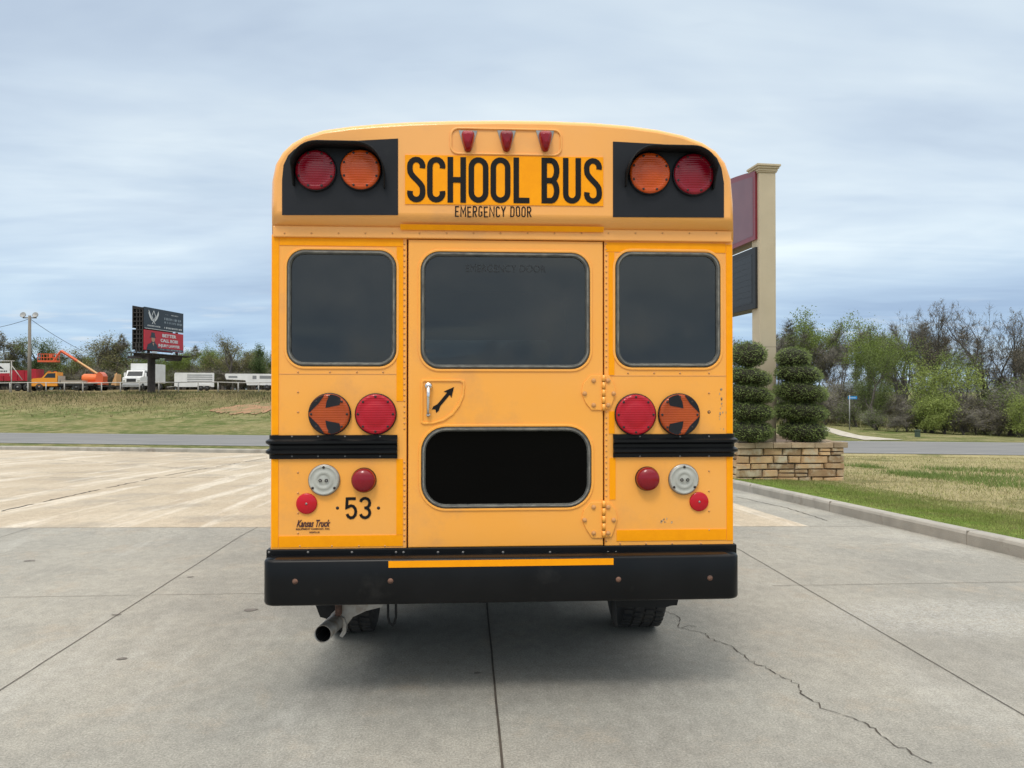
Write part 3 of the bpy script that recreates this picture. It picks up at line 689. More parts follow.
for px,py in ((295,581.5),(390.5,581),(618.5,579.5),(710,578)):
    c=P(px,py,FY); m_=nb(); m_.lathe([(0.014,0),(0.014,0.0012),(0.009,0.002),(0.008,0.006),(0.004,0.007)],c,n=12,cap1=True); m_.build('bumper_bolt',M['rust'],bump)
rng=random.Random(5); m_=nb()
for k in range(34):
    px=rng.choice([rng.uniform(315,345),rng.uniform(440,452),rng.uniform(648,668),rng.uniform(395,480),rng.uniform(600,700)]); c=P(px,556.7+rng.uniform(-.2,.6),RY); s=rng.uniform(.003,.009)
    m_.add([(c.x-s*1.8,RY-0.0015,c.z-s*.25),(c.x+s*1.6,RY-0.0015,c.z-s*.3),(c.x+s*1.2,RY-0.0015,c.z+s*.3),(c.x-s*1.2,RY-0.0015,c.z+s*.22)],[(0,1,2,3)])
m_.build('paint_chip',M['steel'],st)
# ---- underneath
m_=nb(); m_.box(XL+0.1,XR-0.1,BY+0.15,BY+LEN,zb+0.09,zb+0.16); m_.box(-0.35,-0.25,BY+0.1,BY+LEN,zb+0.02,zb+0.16); m_.box(0.65,0.75,BY+0.1,BY+LEN,zb+0.02,zb+0.16); m_.build('chassis',M['dark'],bus)
WYC=5.24; TR=0.385
def wheel(x0,x1,yc,fr=False):
    w=x1-x0; m_=nb(); n=48; xc=(x0+x1)/2
    m_.lathe([(TR*.62,-w/2*.8),(TR*.78,-w/2*.98),(TR*.93,-w/2*.96),(TR*.975,-w/2*.86),(TR*.975,w/2*.86),(TR*.93,w/2*.96),(TR*.78,w/2*.98),(TR*.62,w/2*.8)],(xc,yc,TR),'X',n,smooth=True)
    for k in range(44):
        a=2*math.pi*k/44; 
        for j,(u0,u1) in enumerate(((-.44,-.26),(-.21,-.03),(.02,.20),(.25,.44))):
            a2=a+(j%2)*math.pi/44; ca,sa=math.cos(a2),math.sin(a2); da=0.052; pts=[]
            for rr in (TR*.965,TR*1.0):
                for (ua,dd) in ((u0,-da),(u1,-da*.6),(u1,da*1.0),(u0,da*.6)):
                    aa=a2+dd; pts.append((xc+ua*w,yc+rr*math.cos(aa),TR+rr*math.sin(aa)))
            m_.add(pts,[(0,1,2,3),(4,7,6,5),(0,4,5,1),(1,5,6,2),(2,6,7,3),(3,7,4,0)])
    root=m_.build('wheel',M['tyre'],bus)
    m_=nb(); m_.lathe([(TR*.6,-w*.3),(TR*.5,-w*.1),(TR*.2,0),(TR*.2,w*.1),(TR*.5,w*.2),(TR*.62,w*.42)],(xc,yc,TR),'X',24,cap0=True); m_.build('rim',M['steel'],root)
wheel(0.995,1.295,WYC); wheel(-0.90,-0.60,WYC); wheel(1.05,1.29,9.6); wheel(-0.89,-0.65,9.6)
# axle and mud flaps / brackets
m_=nb(); m_.tube([(-0.6,WYC,TR+.02),(1.0,WYC,TR+.02)],0.055,n=12); m_.lathe([(0.02,-0.16),(0.13,-0.1),(0.17,0),(0.13,0.1),(0.02,0.16)],(0.2,WYC,TR+.03),'X',16); m_.build('rear_axle',M['dark'],bus)
for x0,x1,s in ((314,354,-1),(611,679,1)):
    yy=4.55; A=P(x0,598,yy); B_=P(x1,598,yy); dp=P(500,616.0 if s<0 else 610.5,yy).z; top=A.z
    if s<0: pts=[(A.x,top),(A.x+.01,top-.045),(A.x+.035,dp+.012),(A.x+.075,dp),(B_.x,dp),(B_.x,top)]
    else: pts=[(A.x,top),(A.x,dp+.01),(B_.x-.09,dp),(B_.x-.045,dp+.012),(B_.x-.012,top-.05),(B_.x,top)]
    m_=nb(); m_.prism(pts,yy,yy+.02); m_.build('mud_flap',M['dark'],bus)
for px in (392,614):
    m_=nb(); c=P(px,608,4.35); w=0.022 if px<500 else 0.016; dz=0.10
    if px<500: m_.tube([(c.x-w,c.y,c.z+.1),(c.x-w,c.y,c.z-.05),(c.x-w*.6,c.y,c.z-.085),(c.x,c.y,c.z-.094),(c.x+w*.6,c.y,c.z-.085),(c.x+w,c.y,c.z-.05),(c.x+w,c.y,c.z+.1)],0.007,n=8)
    else: m_.tube([(c.x-.01,c.y,c.z+.1),(c.x,c.y,c.z-.06),(c.x+.012,c.y,c.z-.105)],[.016,.016,.010],n=8)
    m_.build('tow_hook',M['dark'],bus)
# exhaust
m_=nb(); e0=P(322.8,634,4.14); e1=P(344,614,4.62); dr=(e1-e0).normalized(); r=0.0455
A_=Vector((1,0,0)); u=(A_-dr*A_.dot(dr)).normalized(); w=dr.cross(u)
far=e0+dr*1.1+Vector((0.03,0,0.06))
m_.lathe([(r*.93,0.30),(r*.93,0.0),(r,0.0),(r*1.0,0.30),(r*1.0,0.34),(r*1.13,0.345),(r*1.13,0.52),(r*1.0,0.53)],e0,(u,w,dr),28)
m_.tube([e0+dr*.52,e0+dr*.8+Vector((.02,0,.01)),far],r,n=20,caps=False)
ex=m_.build('exhaust_pipe',M['exhaust'],bus)
m_=nb(); m_.lathe([(r*.925,0.012),(r*.925,0.28),(0.001,0.285)],e0,(u,w,dr),20); m_.build('pipe_bore',M['dark'],ex)
yy=4.42
def hp(a,b): v=P(a,b,yy); return (v.x,v.z)
m_=nb(); m_.prism([hp(336,598),hp(386,598),hp(382,607),hp(366,611),hp(353,617),hp(347,625),hp(343,622),hp(341,613)],yy,yy+.012)
m_.prism([hp(340.5,616),hp(344.5,617),hp(347,624),hp(346.5,632),hp(343,636.5),hp(340,635),hp(343,630),hp(343.5,624)],yy-.02,yy+.03); m_.build('pipe_bracket',M['exhaust'],ex)
m_=nb(); c=P(339,609,yy-.02); m_.box(c.x-.018,c.x+.014,yy-.045,yy+.03,c.z-.035,c.z+.05,.006); m_.build('clamp',M['rust'],ex)
# ================================================================ SETTING
def sstep(a,b,x):
    t=max(0.0,min(1.0,(x-a)/(b-a))); return t*t*(3-2*t)
def rr_(x,y): return (y+0.22*x-38.9)/1.024
def lotz(x,y):
    r=rr_(x,y); return -0.82*max(0.0,min(1.0,(r+30)/20.5)) if r>-30 else 0.0
def fbm(x,y):
    return 0.5*math.sin(x*.31+1.3)*math.cos(y*.27+.4)+0.3*math.sin(x*.83+y*.61)+0.2*math.cos(x*1.7-y*1.3)
def terr(x,y):
    r=rr_(x,y)
    if r<-4.2:
        z=lotz(x,y)+0.11; k=sstep(-9.8,-5.5,r); z=z*(1-k)+(-1.02)*k
        return z+0.02*fbm(x*2,y*2)*(1-k)
    if r<4.6: return -1.015
    left=1-sstep(-14,8,x)
    up=left*(2.42*sstep(4.6,34,r)**0.85+0.34*sstep(36,72,r))
    rt=(1-left)*(0.25*sstep(6,26,r)-0.55*sstep(22,40,x)*sstep(5,18,r))
    far=0.0
    return -1.0+up+rt+far+0.06*fbm(x,y)*sstep(5,12,r)
def ground_hit(px,py,f=None,dmax=150):
    f=f or terr; d=ray(px,py); t=2.0
    while t<dmax:
        p=Vector((d.x*t,d.y*t,EYE+d.z*t))
        if p.z<=f(p.x,p.y): break
        t+=0.05+t*.002
    return Vector((d.x*t,d.y*t,f(d.x*t,d.y*t)))
def at_depth(px,dist):
    p=PD(px,391,dist); return Vector((p.x,p.y,terr(p.x,p.y)))
def xr(y):
    pts=[(-30,5.45),(5,5.38),(7,5.32),(9.3,5.27),(12,5.24),(15.4,5.16),(18,4.75),(21,3.8),(24,2.0),(27,-.6),(30,-4.0)]
    for (a,b),(c,d) in zip(pts,pts[1:]):
        if y<=c: return b+(d-b)*(y-a)/(c-a)
    return pts[-1][1]
# ---- materials of the setting
def concrete():
    m=bpy.data.materials.new('lot_concrete'); m.use_nodes=True; t=m.node_tree; n=t.nodes; l=t.links; b=n['Principled BSDF']
    c=n.new('ShaderNodeTexCoord')
    def noise(s,d,ro,sc=(1,1,1),rot=0,dist=0):
        mp=n.new('ShaderNodeMapping'); mp.inputs['Scale'].default_value=sc; mp.inputs['Rotation'].default_value=(0,0,rot); l.new(c.outputs['Object'],mp.inputs[0])
        x=n.new('ShaderNodeTexNoise'); x.inputs['Scale'].default_value=s; x.inputs['Detail'].default_value=d; x.inputs['Roughness'].default_value=ro; x.inputs['Distortion'].default_value=dist
        l.new(mp.outputs[0],x.inputs['Vector']); return x.outputs[0]
    def rng_(v,a,b_,c0=0.0,c1=1.0):
        r=n.new('ShaderNodeMapRange'); r.inputs[1].default_value=a; r.inputs[2].default_value=b_; r.inputs[3].default_value=c0; r.inputs[4].default_value=c1; l.new(v,r.inputs[0]); return r.outputs[0]
    def mix(f,a,b_,mode='MIX'):
        x=n.new('ShaderNodeMix'); x.data_type='RGBA'; x.blend_type=mode
        if isinstance(f,float): x.inputs[0].default_value=f
        else: l.new(f,x.inputs[0])
        for i,v in ((6,a),(7,b_)):
            if isinstance(v,tuple): x.inputs[i].default_value=(*v,1)
            else: l.new(v,x.inputs[i])
        return x.outputs[2]
    def mth(op,a,b_=0.0):
        x=n.new('ShaderNodeMath'); x.operation=op
        for i,v in enumerate((a,b_)):
            if isinstance(v,(int,float)): x.inputs[i].default_value=v
            else: l.new(v,x.inputs[i])
        return x.outputs[0]
    s=n.new('ShaderNodeSeparateXYZ'); l.new(c.outputs['Object'],s.inputs[0])
    grey=mix(rng_(noise(0.55,6,0.6),0.40,0.60),(0.268,0.258,0.228),(0.330,0.314,0.272))
    grey=mix(rng_(noise(1.6,10,0.78,dist=0.3),0.53,0.66,0,0.35),grey,(0.38,0.31,0.23)); grey=mix(rng_(noise(2.3,10,0.8),0.54,0.66,0,0.25),grey,(0.22,0.213,0.19))
    grey=mix(rng_(noise(0.9,6,0.7,(1,0.25,1),R(20)),0.54,0.68,0,0.6),grey,(0.40,0.388,0.35))
    beige=mix(rng_(noise(0.35,5,0.6),0.38,0.62),(0.395,0.325,0.235),(0.46,0.39,0.295))
    beige=mix(rng_(noise(0.9,6,0.7,(2.2,0.14,1),R(2),0.15),0.52,0.60,0,0.8),beige,(0.57,0.51,0.42))
    beige=mix(rng_(noise(1.6,5,0.65,(1.6,.4,1)),0.52,0.66,0,0.6),beige,(0.37,0.30,0.22))
    far=mth('MULTIPLY',mth('GREATER_THAN',s.outputs[1],9.35),mth('LESS_THAN',s.outputs[0],4.25))
    col=mix(far,grey,beige)
    dark=mix(rng_(noise(0.8,3,0.5),0.34,0.46,0.35,0.0),col,(0.21,0.20,0.18))
    # pale flaking patch on the slab at the right
    ex=mth('ADD',mth('POWER',mth('ABSOLUTE',mth('DIVIDE',mth('SUBTRACT',s.outputs[0],3.45),1.15)),2.0),mth('POWER',mth('ABSOLUTE',mth('DIVIDE',mth('SUBTRACT',s.outputs[1],5.28),0.55)),2.0))
    dark=mix(mth('MULTIPLY',rng_(ex,0.25,1.0,1,0),rng_(noise(38,8,.85,(.8,1,1)),.47,.56,0,.5)),dark,(0.46,0.46,0.445))
    # small oily stains
    dark=mix(rng_(noise(3.1,5,0.6),0.70,0.76,0.0,0.55),dark,(0.10,0.095,0.09))
    # brushed texture and fine grain
    g=rng_(noise(95,4,0.85,(1,1,1)),0.34,0.66,0.62,1.38); g2=rng_(noise(12,8,0.85,(1,.7,1)),0.34,0.66,0.82,1.18)
    hv=n.new('ShaderNodeHueSaturation'); l.new(mth('MULTIPLY',g,g2),hv.inputs['Value']); l.new(dark,hv.inputs['Color'])
    l.new(hv.outputs[0],b.inputs['Base Color']); b.inputs['Roughness'].default_value=0.82; b.inputs['Specular IOR Level'].default_value=0.3
    bn=n.new('ShaderNodeBump'); bn.inputs['Strength'].default_value=0.35; bn.inputs['Distance'].default_value=0.006; l.new(noise(90,4,0.7,(1,.4,1)),bn.inputs['Height']); l.new(bn.outputs[0],b.inputs['Normal'])
    return m
M['concrete']=concrete()
M['joint']=mat('joint_sealant',(0.045,0.036,0.028),0.8,col2=(0.09,0.072,0.055),nscale=8)
M['joint2']=mat('worn_joint',(0.13,0.11,0.09),0.9,col2=(0.27,0.25,0.21),nscale=3,lo=.45,hi=.6)
M['crack']=mat('crack',(0.075,0.062,0.05),0.95)
M['kerb']=mat('kerb_concrete',(0.30,0.285,0.25),0.9,col2=(0.40,0.375,0.33),nscale=2.5,ndetail=6,bump=0.4,bscale=60,dirt=(0.19,0.16,0.13),dscale=1.6,dlo=.55,dhi=.72)
M['asphalt']=mat('worn_asphalt',(0.145,0.146,0.148),0.9,col2=(0.20,0.197,0.19),nscale=1.2,stretch=(.25,2.5,1),bump=0.3,bscale=80)
M['gravel']=mat('pale_gravel_path',(0.50,0.46,0.39),0.95,col2=(0.36,0.32,0.26),nscale=4,bump=.6,bscale=30)
def grassmat():
    m=bpy.data.materials.new('grassy_ground'); m.use_nodes=True; t=m.node_tree; n=t.nodes; l=t.links; b=n['Principled BSDF']
    c=n.new('ShaderNodeTexCoord')
    def noise(s,d,ro=.6,sc=(1,1,1)):
        mp=n.new('ShaderNodeMapping'); mp.inputs['Scale'].default_value=sc; l.new(c.outputs['Object'],mp.inputs[0])
        x=n.new('ShaderNodeTexNoise'); x.inputs['Scale'].default_value=s; x.inputs['Detail'].default_value=d; x.inputs['Roughness'].default_value=ro; l.new(mp.outputs[0],x.inputs['Vector']); return x.outputs[0]
    def rng_(v,a,b_,c0=0.0,c1=1.0):
        r=n.new('ShaderNodeMapRange'); r.inputs[1].default_value=a; r.inputs[2].default_value=b_; r.inputs[3].default_value=c0; r.inputs[4].default_value=c1
        l.new(v,r.inputs[0]); return r.outputs[0]
    def mix(f,a,b_):
        x=n.new('ShaderNodeMix'); x.data_type='RGBA'; l.new(f,x.inputs[0])
        for i,v in ((6,a),(7,b_)):
            if isinstance(v,tuple): x.inputs[i].default_value=(*v,1)
            else: l.new(v,x.inputs[i])
        return x.outputs[2]
    def mth(op,a,b_=0.0):
        x=n.new('ShaderNodeMath'); x.operation=op
        for i,v in enumerate((a,b_)):
            if isinstance(v,(int,float)): x.inputs[i].default_value=v
            else: l.new(v,x.inputs[i])
        return x.outputs[0]
    s=n.new('ShaderNodeSeparateXYZ'); l.new(c.outputs['Object'],s.inputs[0])
    base=mix(rng_(noise(.22,6),.42,.60),(0.095,0.118,0.034),(0.20,0.185,0.08))
    base=mix(rng_(noise(1.4,7,.7),.45,.62,0,.65),base,(0.31,0.27,0.145))
    base=mix(rng_(noise(.55,7,.75),.50,.60,0,.75),base,(0.085,0.115,0.03)); base=mix(rng_(noise(.9,7,.8,(1,.5,1)),.56,.66,0,.5),base,(0.13,0.10,0.05))
    # lusher turf strip just behind the kerb on the right
    turf=mix(rng_(noise(2.5,6,.7),.42,.6),(0.135,0.215,0.034),(0.20,0.25,0.06))
    k=mth('MULTIPLY',rng_(mth('ADD',s.outputs[0],mth('MULTIPLY',noise(.8,3),1.0)),7.3,7.9,1,0),rng_(s.outputs[1],19,22,1,0))
    k=mth('MULTIPLY',k,mth('GREATER_THAN',s.outputs[0],4.0))
    col=mix(k,base,turf)
    r=mth('ADD',mth('ADD',s.outputs[1],mth('MULTIPLY',s.outputs[0],.22)),-38.9)
    col=mix(mth('MULTIPLY',mth('MULTIPLY',mth('GREATER_THAN',s.outputs[0],4.0),mth('LESS_THAN',r,-4.0)),mth('SUBTRACT',1.0,mth('MAXIMUM',k,rng_(noise(.5,6,.7),.50,.60,0,.75)))),col,(0.36,0.31,0.165))
    # dry brown band at the head of the bank (left) and worn strip by the verge
    dry=mth('MULTIPLY',rng_(mth('ADD',r,mth('MULTIPLY',noise(.12,4),14)),24,32),rng_(s.outputs[0],-4,-10))
    col=mix(mth('MULTIPLY',dry,.8),col,(0.19,0.145,0.075))
    g=rng_(noise(26,5,.8,(1,1,1)),.3,.7,.5,1.5); g2=rng_(noise(5,5,.75),.3,.7,.82,1.18)
    hv=n.new('ShaderNodeHueSaturation'); l.new(mth('MULTIPLY',g,g2),hv.inputs['Value']); l.new(col,hv.inputs['Color']); l.new(hv.outputs[0],b.inputs['Base Color'])
    b.inputs['Roughness'].default_value=1.0; b.inputs['Specular IOR Level'].default_value=0.1
    bn=n.new('ShaderNodeBump'); bn.inputs['Strength'].default_value=.8; bn.inputs['Distance'].default_value=.05; l.new(noise(18,5,.8),bn.inputs['Height']); l.new(bn.outputs[0],b.inputs['Normal'])
    return m
M['ground']=grassmat()
# ---- ground sheet out to the horizon
def axis(lo,hi,fine0,fine1,step):
    out=[]; v=fine0
    while v<=fine1: out.append(v); v+=step
    s=step; v=out[-1]
    while v<hi: s*=1.22; v+=s; out.append(v)
    s=step; v=out[0]
    while v>lo: s*=1.22; v-=s; out.insert(0,v)
    return out
gx=axis(-3500,3500,-62,62,1.0); gy=axis(-3500,4000,-8,110,1.0)
def inlot(x,y,mrg=0.0):
    r=rr_(x,y); return x<xr(y)-mrg and r<-10.33-mrg and y>-24 and x>-79
g=MB(); vs=[]
for y in gy:
    for x in gx:
        z=terr(x,y)
        if inlot(x,y,-0.6): z=min(z,lotz(x,y)-0.12)
        vs.append((x,y,z))
nx=len(gx); g.add(vs,[(j*nx+i,j*nx+i+1,(j+1)*nx+i+1,(j+1)*nx+i) for j in range(len(gy)-1) for i in range(nx-1)],True)
tag(g.build('ground',M['ground'],fix=False),kind='structure')
# turf behind the kerb (fine sheet joining kerb and ground)
g=MB(); rows=[]
for k in range(0,60):
    y=-8+k*0.62
    if rr_(xr(y),y)>-10.6: break
    x0=xr(y)+0.14; rows.append([(x0+d,y,(lotz(x0,y)+0.138)*(1-w)+(terr(x0+d,y)+.004)*w) for d,w in ((0,0),(0.25,.1),(0.6,.5),(1.0,.85),(1.35,1.0))])
n5=5; g.add([p for r_ in rows for p in r_],[(j*n5+i,j*n5+i+1,(j+1)*n5+i+1,(j+1)*n5+i) for j in range(len(rows)-1) for i in range(4)],True)
tag(g.build('turf_verge',M['ground'],fix=False),kind='structure')
# ---- concrete lot
g=MB(); vs=[]; NU,NV=60,90; edge=[]; faredge=[]
for j in range(NV+1):
    v=j/NV
    for i in range(NU+1):
        u=i/NU; yy=-24+v*53; x=-80+(xr(-24+v*(53.0-.22*xr(yy)*v))+80)*u; y=-24+v*(52.3-.22*x); 
        if i==NU: x=xr(y)
        z=lotz(x,y); vs.append((x,y,z))
        if i==NU: edge.append(Vector((x,y,z)))
        if j==NV: faredge.append(Vector((x,y,z)))
g.add(vs,[(j*(NU+1)+i,j*(NU+1)+i+1,(j+1)*(NU+1)+i+1,(j+1)*(NU+1)+i) for j in range(NV) for i in range(NU)],True)
tag(g.build('concrete_lot',M['concrete'],fix=False),kind='structure')
# ---- kerb with a rounded nose
def kerb(path,name,h=0.15,w=0.16,side=1):
    m_=MB(); prof=[(0,-.05),(0.0,h*.75),(0.015,h*.93),(0.035,h),(w,h),(w,-.3)]
    rows=[]
    for i,p in enumerate(path):
        a=path[max(i-1,0)]; b_=path[min(i+1,len(path)-1)]; t=(b_-a); t.z=0; t.normalize(); nr=Vector((t.y,-t.x,0))*side
        rows.append([p+nr*d+Vector((0,0,z)) for d,z in prof])
    n=len(prof); m_.add([p for r_ in rows for p in r_],[(j*n+i,j*n+i+1,(j+1)*n+i+1,(j+1)*n+i) for j in range(len(rows)-1) for i in range(n-1)])
    return tag(m_.build(name,M['kerb']),kind='structure')
ek=[p for p in edge if p.y>-12]
def resample(path,step):
    out=[path[0]]; acc=0
    for a,b_ in zip(path,path[1:]):
        L_=(b_-a).length; k=max(1,int(L_/step))
        for i in range(1,k+1): out.append(a.lerp(b_,i/k))
    return out
kerb(ek,'kerb'); kerb(faredge,'far_kerb',side=-1)
for yj in (1.8,4.8,7.9,10.9,13.9):
    xx=xr(yj); zj=lotz(xx,yj); kj=MB(); kj.box(xx-.002,xx+.162,yj-.003,yj+.003,zj-.02,zj+.1515); tag(kj.build('kerb_joint',M['joint2']),kind='structure')
# kerb joints and lot joints
m_=MB()
def strip(path,w,dz=0.004,f=lotz,mb=None):
    mb=mb or m_; L_=[];R_=[]
    ws=w if isinstance(w,list) else [w]*len(path)
    for i,p in enumerate(path):
        a=path[max(i-1,0)]; b_=path[min(i+1,len(path)-1)]; t=Vector((b_[0]-a[0],b_[1]-a[1])).normalized(); nr=Vector((-t.y,t.x))*ws[i]/2
        for l_,s in ((L_,1),(R_,-1)):
            x=p[0]+nr.x*s; y=p[1]+nr.y*s; l_.append((x,y,f(x,y)+dz))
    n=len(path); mb.add(L_+R_,[(i,i+1,n+i+1,n+i) for i in range(n-1)])
jr=random.Random(2)
def line(x0,y0,x1,y1,k=40,j=0.0): return [(x0+(x1-x0)*i/k+jr.uniform(-j,j),y0+(y1-y0)*i/k+jr.uniform(-j,j)) for i in range(k+1)]
for X_ in (-7.69,-5.09,-2.49,0.15,2.74):
    strip(line(X_,-6,X_,9.35,60,0.002),0.011 if X_==.15 else .006)
jl=m_.build('pavement_joint',M['joint'],fix=False); tag(jl,kind='structure')
m_=MB(); strip(line(-12,6.2,-0.9,6.2,80,.004),0.005); strip(line(2.5,6.2,5.3,6.2,30,.004),0.006); strip(line(-30,9.35,5.1,9.35,80,.004),0.012)
strip(line(-30,3.1,5.3,3.1,80,.004),0.008)
tag(m_.build('worn_pavement_joint',M['joint2'],fix=False),kind='structure')
# ragged joints of the beige part
m_=MB()
def ragged(pts,w0,w1,seed,gap=0.15):
    r=random.Random(seed); path=[]
    for (a,b_) in zip(pts,pts[1:]):
        L_=math.hypot(b_[0]-a[0],b_[1]-a[1]); k=max(2,int(L_/.11))
        for i in range(k): path.append((a[0]+(b_[0]-a[0])*i/k+r.gauss(0,.012),a[1]+(b_[1]-a[1])*i/k+r.gauss(0,.012)))
    i=0
    while i<len(path)-2:
        n=r.randint(5,22); seg=path[i:i+n+1]
        if len(seg)>2: strip(seg,[r.uniform(w0,w1) for _ in seg])
        i+=n+(r.randint(1,5) if r.random()<gap else 0)
def gp(px,py): p=ground_hit(px,py,lotz); return (p.x,p.y)
ragged([gp(0,512),gp(80,494),gp(170,475),gp(268,458)],.02,.05,1,.7)
ragged([gp(0,478),gp(150,478),gp(268,477)],.015,.04,2,.95)
ragged([gp(40,459),gp(180,468)],.02,.03,3,.9)
ragged([gp(737,497),gp(790,509),gp(831,522)],.01,.02,5,.2)
def meander(pts,seed,w0=.004,w1=.012,amp=.035):
    r=random.Random(seed); path=[]
    for (a,b_) in zip(pts,pts[1:]):
        L_=math.hypot(b_[0]-a[0],b_[1]-a[1]); k=max(2,int(L_/.022)); off_=0
        for i in range(k):
            off_=off_*.75+r.gauss(0,.0075); s=math.sin(math.pi*i/k)*0+1
            path.append((a[0]+(b_[0]-a[0])*i/k+off_*s,a[1]+(b_[1]-a[1])*i/k+off_*.6))
    strip(path,[r.uniform(w0,w1) for _ in path])
ck=[(662,612),(678,620),(682,629),(706,636),(735,652),(762,668),(798,688),(800,696),(824,710),(860,722),(876,735),(905,752),(935,768)]
meander([gp(a,b) for a,b in ck],3,.0015,.0095)
meander([gp(a,b) for a,b in ((682,629),(690,627),(700,630))],7,.003,.006)
tag(m_.build('pavement_crack',M['crack'],fix=False),kind='structure')
r=random.Random(11)
M['stain']=mat('dark_spot',(0.12,0.105,0.09),0.8,col2=(0.2,0.18,0.16),nscale=30)
m_=MB()
for px,py,s in ((250,611,.05),(478,677,.022),(116,617,.03),(122,662,.03),(30,561,.05),(190,579,.03)):
    x,y=gp(px,py); n=11; m_.add([(x+s*1.3*math.cos(6.283*i/n)*r.uniform(.6,1.1),y+s*.8*math.sin(6.283*i/n)*r.uniform(.6,1.1),lotz(x,y)+.003) for i in range(n)],[tuple(range(n))])
tag(m_.build('pavement_stain',M['stain'],fix=False),kind='structure')
# ---- road
def roadpt(s,r,dz): # s along the road, r across
    t=Vector((1,-.22)).normalized(); n_=Vector((.22,1)).normalized(); p=Vector((0,38.9))+t*s+n_*r; return (p.x,p.y,dz)
m_=MB(); K=[-900,-300,-120,-60,-30,-15,0,15,30,60,120,300,900]
m_.add([roadpt(s,r_,-1.0) for s in K for r_ in (-3.9,4.4)],[(2*i,2*i+1,2*i+3,2*i+2) for i in range(len(K)-1)])
tag(m_.build('road',M['asphalt'],fix=False),kind='structure')
M['paintline']=mat('faded_road_line',(0.40,0.39,0.37),.8,col2=(.28,.28,.28),nscale=3)
m_=MB()
for r0 in (-3.4,3.7): m_.add([roadpt(s,r_,-.996) for s in K for r_ in (r0,r0+.12)],[(2*i,2*i+1,2*i+3,2*i+2) for i in range(len(K)-1)])
tag(m_.build('road_marking',M['paintline'],fix=False),kind='structure')
# gravel track on the right
tr=[(884,440.5,4.2),(868,438.5,3.2),(850,436,2.2),(836,432,2.0),(826,429,2.0),(815,426.5,2.2),(795,424,2.6)]
m_=MB(); pts=[]
for a,b_,w in tr:
    p=ground_hit(a,b_); pts.append((p.x,p.y,w*.5))
strip([(a,b_) for a,b_,w in pts],[w for a,b_,w in pts],.03,terr); tag(m_.build('gravel_path',M['gravel'],fix=False),kind='structure')
# red soil scar on the bank
M['soil']=mat('red_soil',(0.34,0.18,0.10),1.0,col2=(0.17,0.15,0.06),nscale=1.1,bump=.5,bscale=10)
m_=MB(); r=random.Random(3); top=[];bot=[]
for k in range(30):
    u=k/29; px=212+u*62; c=ground_hit(px,410.2-2.0*u+r.uniform(-.4,.4)); d=(0.7+2.6*math.sin(math.pi*min(1,u*.75))**1.0)*r.uniform(.7,1.1)
    top.append((c.x,c.y+d,terr(c.x,c.y+d)+.05)); bot.append((c.x,c.y-d,terr(c.x,c.y-d)+.05))
m_.add(top+bot,[(i,i+1,30+i+1,30+i) for i in range(29)]); tag(m_.build('bare_soil',M['soil'],fix=False),kind='structure')
# distant hills
M['hill']=mat('hazy_wooded_hills',(0.10,0.125,0.13),1.0,col2=(0.075,0.095,0.10),nscale=.004)  # bluish haze of distance is mixed into the hill colour
m_=MB(); n=90; rows=[]
for j,(dd,hh) in enumerate(((2300,0),(2500,.55),(2700,1.0),(2900,.9),(3200,0))):
    row=[]
    for i in range(n+1):
        a=R(-70+140*i/n); h=70+55*math.sin(a*5.3+2.2)+26*math.sin(a*13+1)+10*math.sin(a*41)
        row.append((dd*math.sin(a),dd*math.cos(a),-8+max(h,18)*hh))
    rows.append(row)
m_.add([p for r_ in rows for p in r_],[(j*(n+1)+i,j*(n+1)+i+1,(j+1)*(n+1)+i+1,(j+1)*(n+1)+i) for j in range(4) for i in range(n)],True)
tag(m_.build('hills',M['hill'],fix=False),kind='structure')
# ---- grass blades (near right) and rough tufts
M['straw']=mat('straw_grass',(0.40,0.34,0.18),.95,island=.35,trans=.3,col2=(0.24,0.27,0.09),nscale=.7)
M['blade']=mat('grass_blades',(0.17,0.23,0.045),.9,island=.35,trans=.3,col2=(0.25,0.25,0.09),nscale=1.2)
M['weed']=mat('green_weeds',(0.16,0.23,0.06),.9,island=.3,trans=.25)
M['drygrass']=mat('dry_grass',(0.26,0.215,0.11),.95,island=.45,trans=.25,col2=(0.13,0.15,0.05),nscale=.3)
def blades(name,mt,n,fn,h0,h1,w,seed):
    r=random.Random(seed); vs=[];fs=[]
    for _ in range(n):
        q_=fn(r)
        if q_ is None: continue
        x,y=q_; z=terr(x,y) if (y>30 or x>xr(y)+1.4) else lotz(x,y)+.13
        z-=.01; a=r.random()*6.283; h=r.uniform(h0,h1); lx,ly=r.gauss(0,.4)*h,r.gauss(0,.4)*h; b=len(vs)
        vs+=[(x-w*math.cos(a),y-w*math.sin(a),z),(x+w*math.cos(a),y+w*math.sin(a),z),(x+lx,y+ly,z+h)]; fs.append((b,b+1,b+2))
    me=bpy.data.meshes.new(name); me.from_pydata(vs,[],fs); me.materials.append(mt); o=bpy.data.objects.new(name,me); COL.objects.link(o); tag(o,kind='stuff'); return o
def nearturf(r):
    y=5.5+ (r.random()**1.6)*12; x=xr(y)+.16+r.random()*2.0
    return (x,y)
tag(blades('grass',M['blade'],60000,nearturf,.02,.05,.004,1),'short mown green grass along the kerb','grass')
def nearfield(r):
    y=6+r.random()**1.2*26; x=xr(min(y,20))+1.5+r.random()*(y*.55+2)
    if rr_(x,y)>-5: return None
    return (x,y)
tag(blades('grass',M['straw'],55000,nearfield,.03,.08,.007,2),'sparse yellowish grass in the field behind the kerb','grass')
cl=[]
r=random.Random(8)
